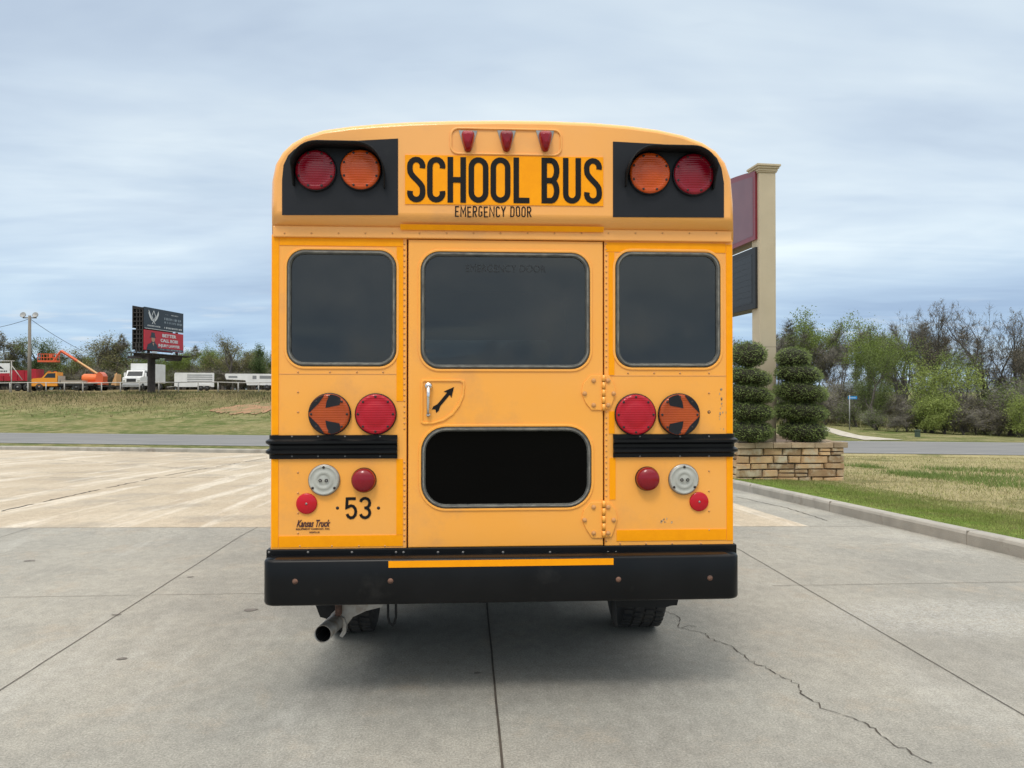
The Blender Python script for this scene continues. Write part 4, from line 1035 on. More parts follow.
for px,py,s,c in ((860,467,.45,1),(872,468,.4,1),(903,474,.5,1),(915,476,.6,1),(930,478,.55,1),(945,476,.7,1),(962,480,.7,1),(975,482,.7,1),(990,478,.8,1),(1010,482,.8,1),(1000,486,.6,1),(940,470,.7,1),(985,472,.9,1),(1015,473,.9,1)):
    p=ground_hit(px,py); cl.append((p.x,p.y,s))
def weeds(r):
    x,y,s=r.choice(cl); return (x+r.gauss(0,s*.42),y+r.gauss(0,s*.7))
tag(blades('weeds',M['weed'],4200,weeds,.04,.14,.009,3),'dark green weed patches in the field behind the kerb','weeds')
def bank(r):
    x=r.uniform(-75,-5); y=r.uniform(40,82); q_=rr_(x,y)
    if q_<13 or q_>37: return None
    if r.random()>(.04+.96*sstep(10,28,q_)): return None
    return (x,y)
tag(blades('dry_grass',M['drygrass'],70000,bank,.06,.24,.03,4),'rough dry grass on the bank above the road','dry grass')
M['deadweed']=mat('brown_dead_weeds',(0.10,0.075,0.045),.95,island=.5,trans=.15,col2=(0.07,0.085,0.03),nscale=.25)
def crest(r):
    x=r.uniform(-75,-5); y=r.uniform(50,86); q_=rr_(x,y)
    if q_<20 or q_>39 or r.random()>sstep(18,30,q_)*(.5+.5*math.sin(x*.7+y*.3)): return None
    return (x,y)
tag(blades('dead_weeds',M['deadweed'],30000,crest,.10,.42,.03,6),'brown dead weeds along the top of the bank','weeds')
def farbank(r):
    x=r.uniform(10,62); y=r.uniform(30,75); q_=rr_(x,y)
    if q_<8 or q_>34 or r.random()>sstep(12,30,q_): return None
    return (x,y)
tag(blades('dry_grass',M['drygrass'],22000,farbank,.15,.6,.03,5),'tall dry grass at the foot of the wood','dry grass')
# ================================================================ TREES AND SHRUBS
M['bark']=mat('grey_bark',(0.085,0.072,0.062),.95,col2=(0.13,0.115,0.10),nscale=4,bump=.5,bscale=20)
M['darkbark']=mat('dark_bark',(0.055,0.050,0.043),.95,col2=(0.085,0.077,0.066),nscale=4,bump=.5,bscale=20)
M['twig']=mat('bare_twigs',(0.175,0.16,0.135),.95,island=.35)
M['darktwig']=mat('dark_twigs',(0.10,0.09,0.072),.95,island=.35)
M['bud']=mat('brownish_buds',(0.20,0.165,0.11),.95,island=.4,trans=.2)
M['leaf_fresh']=mat('fresh_green_leaves',(0.18,0.235,0.055),.7,island=.45,trans=.4)
M['leaf_mid']=mat('mid_green_leaves',(0.135,0.175,0.050),.75,island=.45,trans=.35)
M['leaf_olive']=mat('olive_leaves',(0.19,0.18,0.075),.8,island=.45,trans=.3)
M['leaf_dark']=mat('dark_green_leaves',(0.075,0.115,0.035),.8,island=.45,trans=.3)
M['leaf_lime']=mat('lime_green_leaves',(0.25,0.30,0.08),.7,island=.4,trans=.4)
M['topiary']=mat('juniper_needles',(0.13,0.175,0.045),.75,island=.5,trans=.1)
M['topicore']=mat('topiary_shade_core',(0.022,0.022,0.012),.9)  # solid core, its near-black colour stands for shade in the tier gaps
def branches(seed,H,spread,levels,kids,trunk=.22,r0=None,up=.35,ratio=.72,lean=0.0,first=.3,droop=0.0):
    """returns trunk builder, list of twig end segments"""
    r=random.Random(seed); tb=MB(); ends=[]
    r0=r0 or H*.026
    def grow(p,d,L_,rad,lv):
        k=3 if lv>=levels-1 else 4; pts=[p]; dd=d.copy()
        for i in range(k):
            dd=(dd+Vector((r.gauss(0,.13),r.gauss(0,.13),r.gauss(0,.08)+up*.08-droop*.1*lv))).normalized(); pts.append(pts[-1]+dd*L_/k)
        rs=[rad*(1-.42*i/k) for i in range(k+1)]
        tb.tube(pts,rs,7 if lv==0 else (5 if lv<3 else 3),caps=False)
        if lv>=levels: ends.append((pts[-2],pts[-1],lv)); return
        if lv>=levels-1: ends.append((pts[1],pts[-1],lv))
        n=kids+(1 if r.random()<.4 else 0)
        for j in range(n):
            t=1.0 if j==0 else r.uniform(first if lv==0 else .35,.98); i=min(int(t*k),k-1); q_=pts[i].lerp(pts[i+1],t*k-i)
            a=r.random()*6.283; sp=spread*(0.35 if j==0 else r.uniform(.7,1.25))
            u=dd.orthogonal().normalized(); w=dd.cross(u); nd=(dd+(u*math.cos(a)+w*math.sin(a))*sp+Vector((0,0,up*.35))).normalized()
            grow(q_,nd,L_*ratio*r.uniform(.75,1.15),rs[-1]*(.88 if j==0 else .62),lv+1)
    grow(Vector((0,0,-.1)),Vector((lean,0,1)).normalized(),H*trunk,r0,0)
    return tb,ends
def leafcloud(ends,n,size,jit,seed,m,elong=1.0):
    r=random.Random(seed); vs=[];fs=[]
    for _ in range(n):
        a,b_,lv=r.choice(ends); p=a.lerp(b_,r.random())+Vector((r.gauss(0,jit),r.gauss(0,jit),r.gauss(0,jit*.8))); s=size*r.uniform(.5,1.4)
        u=Vector((r.gauss(0,1),r.gauss(0,1),r.gauss(0,1))).normalized(); v=u.orthogonal().normalized(); v=(v*math.cos(r.random()*3)+u.cross(v)*math.sin(r.random()*3)).normalized()
        i=len(vs); vs+=[p-u*s*elong,p+v*s*.5,p+u*s*elong,p-v*s*.5]; fs.append((i,i+1,i+2,i+3))
    me=bpy.data.meshes.new('crown'); me.from_pydata([tuple(x) for x in vs],[],fs); me.materials.append(m); return me
def twigcloud(ends,n,L_,seed,m,th=.012):
    r=random.Random(seed); vs=[];fs=[]
    for _ in range(n):
        a,b_,lv=r.choice(ends); p=a.lerp(b_,r.random()); d=((b_-a).normalized()+Vector((r.gauss(0,.7),r.gauss(0,.7),r.gauss(.15,.55)))).normalized()*L_*r.uniform(.4,1.2)
        s=d.orthogonal().normalized()*th; k=p+d*.5+Vector((r.gauss(0,.1),r.gauss(0,.1),r.gauss(0,.1)))*L_; i=len(vs)
        vs+=[p-s,p+s,k+s*.7,k-s*.7,p+d+Vector((r.gauss(0,.15),r.gauss(0,.15),r.gauss(0,.15)))*L_]; fs+=[(i,i+1,i+2,i+3),(i+3,i+2,i+4)]
    me=bpy.data.meshes.new('crown'); me.from_pydata([tuple(x) for x in vs],[],fs); me.materials.append(m); return me
KINDS={}
def kind(key,seed,H,bark,**k):
    lf=k.pop('leaf'); tb,ends=branches(seed,H,**k); kk=max(v.z for v in tb.v)/H
    me=tb.build('trunk',M[bark],fix=False); tm=me.data; bpy.data.objects.remove(me)
    cr=[]
    for spec in lf:
        if spec[0]=='leaf': cr.append(('crown',leafcloud(ends,spec[1],spec[2]*kk,spec[3]*kk,seed+5,M[spec[4]])))
        else: cr.append(('twigs',twigcloud(ends,spec[1],spec[2]*kk,seed+7,M[spec[3]],spec[4]*kk)))
    top=max(v.co.z for v in tm.vertices); KINDS[key]=(tm,cr,top)
# near wood (right): big oaks, leafing trees, thicket
kind('oakA',11,10,'darkbark',spread=.62,levels=5,kids=3,trunk=.27,up=.45,ratio=.72,r0=.30,leaf=[('twig',2600,.5,'darktwig',.010),('leaf',2600,.05,.12,'bud')])
kind('oakB',27,10,'darkbark',spread=.72,levels=5,kids=3,trunk=.24,up=.4,ratio=.74,lean=.12,r0=.28,leaf=[('twig',2600,.5,'darktwig',.010),('leaf',2200,.05,.12,'bud')])
kind('bareA',31,8,'bark',spread=.40,levels=5,kids=2,trunk=.34,up=.7,ratio=.74,r0=.10,leaf=[('twig',2600,.7,'twig',.010)])
kind('bareB',35,8,'bark',spread=.50,levels=5,kids=2,trunk=.26,up=.6,ratio=.76,r0=.09,leaf=[('twig',2600,.7,'twig',.010),('leaf',900,.06,.2,'leaf_olive')])
kind('freshA',41,8,'darkbark',spread=.60,levels=4,kids=3,trunk=.26,up=.35,ratio=.76,leaf=[('leaf',11000,.060,.34,'leaf_fresh')])
kind('freshB',45,8,'darkbark',spread=.65,levels=4,kids=3,trunk=.22,up=.3,ratio=.78,leaf=[('leaf',9000,.060,.38,'leaf_fresh')])
kind('midA',51,7,'bark',spread=.40,levels=4,kids=3,trunk=.20,up=.5,ratio=.76,first=.15,leaf=[('leaf',10500,.060,.34,'leaf_mid')])
kind('limeA',55,4,'bark',spread=.65,levels=4,kids=3,trunk=.14,up=.3,ratio=.80,r0=.05,first=.1,leaf=[('leaf',7500,.060,.26,'leaf_lime')])
kind('brush',61,3.4,'bark',spread=.8,levels=4,kids=4,trunk=.14,up=.5,ratio=.85,r0=.05,first=.05,leaf=[('twig',3800,.6,'twig',.009),('leaf',1300,.06,.3,'leaf_olive')])
kind('brushG',65,3.2,'bark',spread=.8,levels=4,kids=4,trunk=.13,up=.5,ratio=.85,r0=.05,first=.05,leaf=[('twig',1800,.6,'twig',.009),('leaf',3200,.06,.34,'leaf_mid')])
# far wood (left)
kind('farA',71,9,'bark',spread=.62,levels=4,kids=3,trunk=.22,up=.4,ratio=.76,leaf=[('leaf',5000,.095,.42,'leaf_mid')])
kind('farB',75,9,'bark',spread=.60,levels=4,kids=3,trunk=.22,up=.4,ratio=.77,leaf=[('leaf',4500,.095,.42,'leaf_olive')])
kind('farC',79,9,'bark',spread=.55,levels=5,kids=2,trunk=.26,up=.6,ratio=.76,leaf=[('twig',2600,.9,'twig',.02),('leaf',1200,.12,.3,'leaf_olive')])
kind('farD',83,9,'bark',spread=.34,levels=4,kids=3,trunk=.24,up=.7,ratio=.74,first=.1,leaf=[('leaf',6500,.095,.36,'leaf_dark')])
kind('farE',87,9,'bark',spread=.62,levels=4,kids=3,trunk=.22,up=.4,ratio=.77,leaf=[('leaf',4500,.095,.42,'leaf_fresh')])
def tree(key,loc,h,label,group,rz=0.0,name='tree',cat='tree',wide=1.0):
    tm,cr,top=KINDS[key]; s=h/top; o=empty(name,loc,rz); o.scale=(s*wide,s*wide,s)
    t=bpy.data.objects.new('trunk',tm); COL.objects.link(t); t.parent=o
    for nm,me in cr: c=bpy.data.objects.new(nm,me); COL.objects.link(c); c.parent=o
    tag(o,label,cat,group); return o
r=random.Random(77)
def htree(key,px,dist,ytop,label,group,wide=1.0,**k):
    p=at_depth(px,dist); h=max(1.0,EYE+(391-ytop)/FPX*dist-p.z); return tree(key,p,h,label,group,r.random()*6.283,wide=wide,**k)
GR='trees of the wood across the road'
# singled-out trees of the right-hand wood
htree('oakA',938,62,299,'tall bare oak with the widest dark crown above the wood',GR)
htree('oakB',985,60,303,'spreading bare oak just right of the widest one',GR)
htree('oakA',1015,58,308,'bare oak cut by the right edge of the photo',GR,wide=.9)
htree('freshA',872,57,324,'fresh green tree standing left of the bare oaks',GR,wide=.95)
htree('freshB',905,58,330,'fresh green tree in front of the widest bare oak',GR,wide=.9)
htree('midA',874,54,350,'narrow darker green tree beside the blue street sign',GR,wide=.8)
htree('limeA',932,50,362,'lime green young tree at the edge of the wood',GR,wide=1.1)
htree('limeA',924,49,396,'low lime green bush at the foot of the wood',GR,wide=1.35,name='bush',cat='bush')
htree('freshB',965,54,348,'light green small tree below the bare oaks',GR,wide=1.0)
htree('limeA',1018,47,392,'light green bush cut by the right edge of the photo',GR,wide=1.2,name='bush',cat='bush')
htree('freshA',800,70,312,'light green tree behind the right topiary',GR)
htree('bareB',745,72,318,'tree with thin foliage seen between bus and beige column',GR)
htree('bareA',838,66,322,'slim grey bare tree right of the topiaries',GR)
htree('oakB',905,70,308,'bare oak behind the fresh green trees',GR,wide=.8)
htree('oakB',1060,60,305,'bare oak beyond the right edge',GR)
for k in range(26):
    px=735+k*11.6+r.uniform(-5,5); htree(r.choice(['bareA','bareB','bareA']),px,r.uniform(64,84),r.uniform(322,342),'slim grey bare tree in the depth of the wood','slim bare trees in the wood',wide=1.25)
for k in range(30):
    px=742+k*10.2+r.uniform(-4,4); d=58-0.03*(px-740)+r.uniform(0,7); htree(r.choice(['brush','brush','brushG']),px,d,r.uniform(378,402),'brushy grey-brown undergrowth shrub at the foot of the wood','undergrowth shrubs of the wood',name='shrub',cat='shrub',wide=1.2)
for k in range(12):
    px=880+k*13.5+r.uniform(-4,4); htree(r.choice(['brush','brushG','brush']),px,49+r.uniform(-1,3)-max(0,px-900)*.01,r.uniform(404,418),'low brushy shrub along the wood edge','low shrubs along the wood edge',name='shrub',cat='shrub',wide=1.5)
# left wood behind the vehicles
GL='trees behind the parked trucks'
named=[('farC',8,136,334,1.0,'bare tree behind the red dump truck'),('farA',30,140,338,1.0,'green tree behind the light pole'),('farD',48,138,345,1.0,'narrow dark tree behind the orange truck'),
('farB',98,134,333,1.15,'broad olive tree right of the boom lift'),('farC',118,136,337,1.0,'greyish tree just left of the billboard'),('farA',140,140,342,1.0,'dark tree behind the billboard pole'),
('farE',172,138,350,1.0,'low green tree right of the billboard'),('farE',212,136,343,1.0,'light green tree above the slatted trailer'),('farB',228,132,335,1.1,'tallest round tree above the white trailers'),('farD',262,130,345,1.1,'dark green tree at the left side of the bus'),('farA',250,138,350,1.0,'mid green tree behind the gooseneck trailer')]
for key,px,d,yt,w,lb in named: htree(key,px,d,yt,lb,GL,wide=w)
for k in range(52):
    px=-40+k*9+r.uniform(-3,3); 
    if px>480: break
    htree(r.choice(['farA','farB','farC','farD','farA','farE']),px,r.uniform(139,156),r.uniform(346,358),'tree in the far row behind the parked trucks','trees in the far row',wide=1.25)
for k in range(34):
    px=-10+k*12+r.uniform(-4,4); htree(r.choice(['brushG','brush','brushG']),px,r.uniform(127,133),r.uniform(366,374),'dense shrub below the far row of trees','shrubs below the far row',name='shrub',cat='shrub',wide=1.5)
for k in range(56):
    px=-15+k*5.6+r.uniform(-2,2); htree(r.choice(['brushG','brush','brushG']),px,r.uniform(158,166),r.uniform(363,372),'dense shrub below the far row of trees','shrubs below the far row',name='shrub',cat='shrub',wide=2.2)
for k in range(22):
    px=486+k*11.6+r.uniform(-3,3); htree(r.choice(['farA','farC','farD','farB']),px,r.uniform(100,125),r.uniform(330,348),'tree in the wood line hidden beyond the bus','trees beyond the bus',wide=1.3)
# ---- clipped topiary junipers in tiers
def topiary(px,dist,tiers,label,seed):
    base=at_depth(px,dist); base.z=0.48; o=empty('topiary',base); tag(o,label,'topiary'); rt=random.Random(seed)
    m_=MB(); m_.tube([(0,0,0),(0,0,(391-tiers[0][1])/FPX*dist+EYE-base.z-.15)],.05,n=8); m_.build('trunk',M['bark'],o)
    crown=MB(); core=MB()
    for i,(x0,yt,x1,yb,tilt) in enumerate(tiers):
        c=PD((x0+x1)/2,(yt+yb)/2,dist)-base; w=(x1-x0)/2/FPX*dist; h=(yb-yt)/2/FPX*dist*0.90
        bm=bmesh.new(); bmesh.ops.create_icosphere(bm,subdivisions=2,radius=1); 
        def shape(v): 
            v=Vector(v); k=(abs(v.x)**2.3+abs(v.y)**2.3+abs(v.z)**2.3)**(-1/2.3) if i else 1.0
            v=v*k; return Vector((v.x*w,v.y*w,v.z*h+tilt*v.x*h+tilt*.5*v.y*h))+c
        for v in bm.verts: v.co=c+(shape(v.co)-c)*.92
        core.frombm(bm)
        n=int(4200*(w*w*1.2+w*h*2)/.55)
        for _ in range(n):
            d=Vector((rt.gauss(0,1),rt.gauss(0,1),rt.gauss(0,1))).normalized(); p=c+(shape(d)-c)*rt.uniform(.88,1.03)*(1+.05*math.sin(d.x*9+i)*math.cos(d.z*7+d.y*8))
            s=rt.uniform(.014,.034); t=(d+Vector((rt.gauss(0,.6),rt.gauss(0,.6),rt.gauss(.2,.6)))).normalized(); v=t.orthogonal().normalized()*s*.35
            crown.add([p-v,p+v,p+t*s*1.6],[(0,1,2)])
    cr=crown.build('crown',M['topiary'],o,fix=False); core.build('shade_core',M['topicore'],cr,fix=False)
topiary(801,16.1,[(777,346,810,370,0),(776.5,364,820,385,-.25),(776,380.5,825,404,-.3),(777,401,825,423,-.22),(780,419,825.5,443,-.1)],'dark green tiered topiary right of the beige sign column',1)
topiary(749,15.85,[(730,340,766,370,0),(727,367.5,770,387,-.35),(726,384,772,404,-.4),(726,401,772.5,422,-.3),(727,419,772,443,-.1)],'dark green tiered topiary between the bus and the beige sign column',2)
# ================================================================ SIGN, PLANTER
M['stucco']=mat('beige_stucco',(0.50,0.43,0.31),.85,col2=(0.45,0.385,0.275),nscale=1.2,bump=.25,bscale=70,dirt=(.38,.32,.23),dscale=2,dlo=.6,dhi=.8)
M['maroon']=mat('maroon_sign_frame',(0.17,0.012,0.022),.35,coat=.2)
M['signface']=mat('faded_maroon_sign_face',(0.13,0.045,0.060),.35,col2=(.16,.06,.075),nscale=1.5,coat=.2)
M['ledframe']=mat('display_cabinet',(0.011,0.012,0.015),.5)
M['led']=mat('dark_display',(0.010,0.011,0.013),.4)
M['mortar']=mat('dark_mortar',(0.16,0.125,0.095),.95)
M['stone']=mat('sandstone_blocks',(0.46,0.32,0.175),.9,col2=(0.36,0.22,0.115),nscale=5,ndetail=6,island=.45,bump=.8,bscale=18,dirt=(.50,.43,.31),dscale=3.5,dlo=.48,dhi=.66)
M['capstone']=mat('flagstone_cap',(0.42,0.33,0.22),.9,col2=(.32,.23,.15),nscale=4,island=.25,bump=.7,bscale=20)
pf=15.4; A=P(736.5,478,pf); B_=P(844.5,478,pf); zc=P(790,445.5,pf).z; zt=P(790,442.3,pf).z; PX0,PX1=A.x,B_.x; PD_=8.0
pl_=empty('stone_planter',((PX0+PX1)/2,pf+PD_/2,0)); tag(pl_,'sandstone block planter wall under the tall sign','planter')
po_=pl_.location; 
m_=MB(po_); zb_=-.45; m_.box(PX0+.05,PX1-.05,pf+.05,pf+PD_-.05,zb_,zc-.06); m_.build('mortar_core',M['mortar'],pl_)
def ashlar(u0,u1,z0,z1,seed):
    r=random.Random(seed); out=[]; z=z0; 
    while z<z1-.03:
        h=r.choice([.09,.12,.16,.20]); h=min(h,z1-z)
        if z1-(z+h)<.06: h=z1-z
        u=u0
        while u<u1-.02:
            w=r.uniform(.24,.62)*(1.0 if h>.1 else 1.15)
            if u1-(u+w)<.14: w=u1-u
            if h>.14 and r.random()<.3 and w<.35:
                out.append((u,u+w,z,z+h*.5)); out.append((u,u+w,z+h*.5,z+h))
            else: out.append((u,u+w,z,z+h))
            u+=w
        z+=h
    return out
rs_=random.Random(6)
def stone(mb,f,u0,u1,z0,z1):
    g_=.011; n=[(u0+g_,z0+g_),(u1-g_,z0+g_),(u1-g_,z1-g_),(u0+g_,z1-g_)]; n=[(a+rs_.uniform(-.008,.008),b+rs_.uniform(-.008,.008)) for a,b in n]; d=rs_.uniform(.0,.022)
    back=[f(a,.07,b) for a,b in n]; mid=[f(a,.012-d*.3,b) for a,b in n]; cx=(u0+u1)/2; cz=(z0+z1)/2; fr=[f(a+(cx-a)*.12,-.008-d,b+(cz-b)*.15) for a,b in n]
    mb.add(back+mid+fr,[(0,1,5,4),(1,2,6,5),(2,3,7,6),(3,0,4,7),(4,5,9,8),(5,6,10,9),(6,7,11,10),(7,4,8,11),(8,9,10,11)])
m_=MB(po_)
for u0,u1,z0,z1 in ashlar(PX0,PX1,-.28,zc-.05,4): stone(m_,lambda u,d,z:(u,pf+d,z),u0,u1,z0,z1)
for sx,s in ((PX1,1),(PX0,-1)):
    for u0,u1,z0,z1 in ashlar(pf+.02,pf+PD_,-.28,zc-.05,8+s): stone(m_,lambda u,d,z,sx=sx,s=s:(sx-s*d,u,z),u0,u1,z0,z1)
m_.build('stone_facing',M['stone'],pl_)
m_=MB(po_); u=PX0-.06
while u<PX1+.05:
    w=min(rs_.uniform(.3,.5),PX1+.06-u); m_.box(u+.004,u+w-.006,pf-.05+rs_.uniform(-.012,.012),pf+.32,zc-.05+rs_.uniform(-.004,.004),zt-.008+rs_.uniform(-.008,.01),.010); u+=w
for sx in (PX0-.06,PX1-.26):
    u=pf+.33
    while u<pf+PD_: w=rs_.uniform(.35,.5); m_.box(sx,sx+.32,u+.005,u+w-.005,zc-.05,zt-.008+rs_.uniform(-.006,.008),.01); u+=w
m_.build('cap_stone',M['capstone'],pl_)
M['planterSoil']=mat('planter_mulch',(.10,.07,.05),1,col2=(.2,.14,.1),nscale=20,bump=1,bscale=40)
m_=MB(po_); m_.box(PX0+.1,PX1-.1,pf+.2,pf+PD_-.1,zc-.12,zc-.03); m_.build('planter_soil',M['planterSoil'],pl_)
# tall sign: two stucco columns with a sign box and a display box between them
cd_=16.6; cA=PD(758.2,391,cd_); cB=PD(778.2,391,cd_); cw=(cB-cA).length*.86; cc=(cA+cB)/2; topz=EYE+(391-164)/FPX*cd_
sg_=empty('pylon_sign',(cc.x,cc.y,.5),R(5)); tag(sg_,'tall pylon sign with beige columns, maroon face and dark display','sign')
def column(y0):
    m_=MB(); m_.box(-cw/2,cw/2,y0,y0+cw,0,topz-.5-.17,.008); c=m_.build('column',M['stucco'],sg_)
    m_=MB(); z=topz-.5
    for a,b_,e in ((z-.17,z-.14,.02),(z-.14,z-.09,.035),(z-.09,z-.045,.06),(z-.045,z,.085)): m_.box(-cw/2-e,cw/2+e,y0-e,y0+cw+e,a,b_,.006)
    m_.build('column_cap',M['stucco'],c)
    m_=MB(); m_.box(-cw/2-.002,cw/2+.002,y0-.002,y0+cw+.002,2.05,2.056); m_.build('control_joint',M['mortar'],c)
column(0); column(4.3)
def zz2(py,d=cd_): return EYE+(391-py)/FPX*d-.5
t_=.24; y0,y1=.10,4.55
m_=MB(); z0,z1=zz2(238.5),zz2(169.5); n=14
arch=[(y0,z0),(y1,z0)]+[(y1-(y1-y0)*k/n,z1+.22*math.sin(math.pi*k/n)) for k in range(n+1)]
vs=[(-t_,y,z) for y,z in arch]+[(.13,y,z) for y,z in arch]; k_=len(arch)
m_.add(vs,[tuple(range(k_)),tuple(range(2*k_-1,k_-1,-1))]+[(i,(i+1)%k_,(i+1)%k_+k_,i+k_) for i in range(k_)]); m_.build('sign_box',M['maroon'],sg_)
for s in (-1,1):
    m_=MB(); iy=[(y0+.10+(y-y0)*(y1-y0-.2)/(y1-y0),z0+.10+(z-z0)*((z1-z0-.2)/(z1-z0))) for y,z in arch]; m_.add([((-t_-.004 if s<0 else .134),y,z) for y,z in iy],[tuple(range(k_))]); m_.build('sign_face',M['signface'],sg_)
z0,z1=zz2(308),zz2(246); m_=MB(); m_.box(-t_,.13,y0,y1,z0,z1,.01); m_.build('display_box',M['ledframe'],sg_)
for s in (-1,1):
    m_=MB(); x=(-t_-.004 if s<0 else .134); m_.box(min(x,x-s*.01),max(x,x-s*.01),y0+.16,y1-.16,z0+.13,z1-.13); 
    for k in range(9): z=z0+.16+(z1-z0-.32)*k/8; m_.box(min(x,x+s*.003),max(x,x+s*.003),y0+.17,y1-.17,z-.004,z+.004)
    m_.build('display_screen',M['led'],sg_)
# ================================================================ STREET SIGN, MARKERS
M['metalgrey']=mat('galvanised_metal',(0.34,0.34,0.33),.5,metal=.3,col2=(.25,.25,.25),nscale=3)
M['bluesign']=mat('blue_sign',(0.02,0.22,0.52),.4)
M['white']=mat('white_paint',(0.72,0.72,0.70),.5,col2=(.60,.60,.58),nscale=1.5)
p=at_depth(849.5,50); o=empty('street_sign',p); tag(o,'small blue street name sign on a thin post before the wood','street sign')
h=EYE+(391-398)/FPX*50-p.z; m_=MB(); m_.tube([(0,0,0),(0,0,h+.2)],.035,n=8); m_.build('post',M['metalgrey'],o)
m_=MB(); m_.box(-.1,.5,-.012,.012,h-.08,h+.12,.004); m_.build('sign_blade',M['bluesign'],o); m_=MB(); m_.box(.0,.4,-.016,-.0125,h+.0,h+.03); m_.build('sign_lettering',M['white'],o)
p=ground_hit(917.5,437); m_=MB(p); m_.box(p.x-.12,p.x+.12,p.y-.1,p.y+.1,p.z-.1,p.z+.34,.03); m_.box(p.x-.15,p.x+.15,p.y-.13,p.y+.13,p.z+.34,p.z+.40,.02)
M['greenbox']=mat('dark_green_box',(.05,.075,.05),.7); o=m_.build('utility_box',M['greenbox']); 
me=o.data; o.location=p; tag(o,'small dark utility box in the grass by the wood','utility box')
# ================================================================ LIGHT POLE AND WIRES
M['wood']=mat('weathered_pole',(.27,.24,.20),.9,col2=(.19,.17,.15),nscale=3,stretch=(1,1,.1))
p=at_depth(29.3,88); H=EYE+(391-315.5)/FPX*88-p.z; o=empty('light_pole',p); tag(o,'tall wooden light pole with two floodlights near the orange truck','light pole')
m_=MB(); m_.tube([(0,0,-.2),(0,0,H)],[.22,.15],n=12); m_.build('pole',M['wood'],o)
m_=MB(); m_.box(-.75,.75,-.06,.06,H-.32,H-.2); m_.build('crossarm',M['wood'],o)
for s in (-1,1):
    m_=MB(); m_.lathe([(.05,-.28),(.12,-.2),(.3,0),(.33,.1),(.30,.11)],(s*.68,-.05,H+.05),(Vector((1,0,0)),Vector((0,.35,.94)),Vector((0,-.94,.35))),16); m_.lathe([(.001,.06),(.30,.10)],(s*.68,-.05,H+.05),(Vector((1,0,0)),Vector((0,.35,.94)),Vector((0,-.94,.35))),16); m_.tube([(s*.68,0,H-.2),(s*.68,.05,H)],.05,n=6); m_.build('floodlight',M['metalgrey'],o)
M['wire']=mat('cable',(.05,.05,.05),.7)
a=Vector(p)+Vector((0,0,H-.35)); b_=PD(128,365,128); pts=[a.lerp(b_,k/16)-Vector((0,0,1.0*4*(k/16)*(1-k/16))) for k in range(17)]
m_=MB(a); m_.tube(pts,.028,n=5); o=m_.build('overhead_wire',M['wire']); o.location=a; tag(o,'overhead wire running right from the light pole to the trees','wire')
b2=PD(-60,329,100); pts=[a.lerp(b2,k/16)-Vector((0,0,.7*4*(k/16)*(1-k/16))) for k in range(17)]
m_=MB(a); m_.tube(pts,.028,n=5); o=m_.build('overhead_wire',M['wire']); o.location=a; tag(o,'overhead wire running left from the light pole out of the photo','wire')
# ================================================================ BILLBOARD
M['bbdark']=mat('rusty_dark_steel',(.045,.036,.032),.8,col2=(.025,.022,.022),nscale=2)
M['bbnavy']=mat('navy_poster',(.022,.035,.052),.5); M['bbred']=mat('red_poster',(.48,.018,.035),.5); M['bbwhite']=mat('white_print',(.62,.64,.66),.5); M['bbgrey']=mat('grey_print',(.28,.33,.38),.5); M['skin']=mat('printed_portrait',(.42,.25,.18),.6)
bd=76; p=at_depth(151.3,bd); o=empty('billboard',p,R(80)); tag(o,'two-tier billboard on one brown steel pole, navy poster over red','billboard')
S=bd/FPX
def bz(py): return EYE+(391-py)*S-p.z
zb0=bz(357)
m_=MB(); m_.lathe([(.36,-.2),(.36,zb0)],(0,0,0),'Z',14); m_.build('pole',M['bbdark'],o)
W=4.6; x0,x1=-1.75,W-1.75        # face length along local x, foreshortened by the turn
zu0,zu1=bz(330),bz(309.5); zl0,zl1=bz(351),bz(331.5)
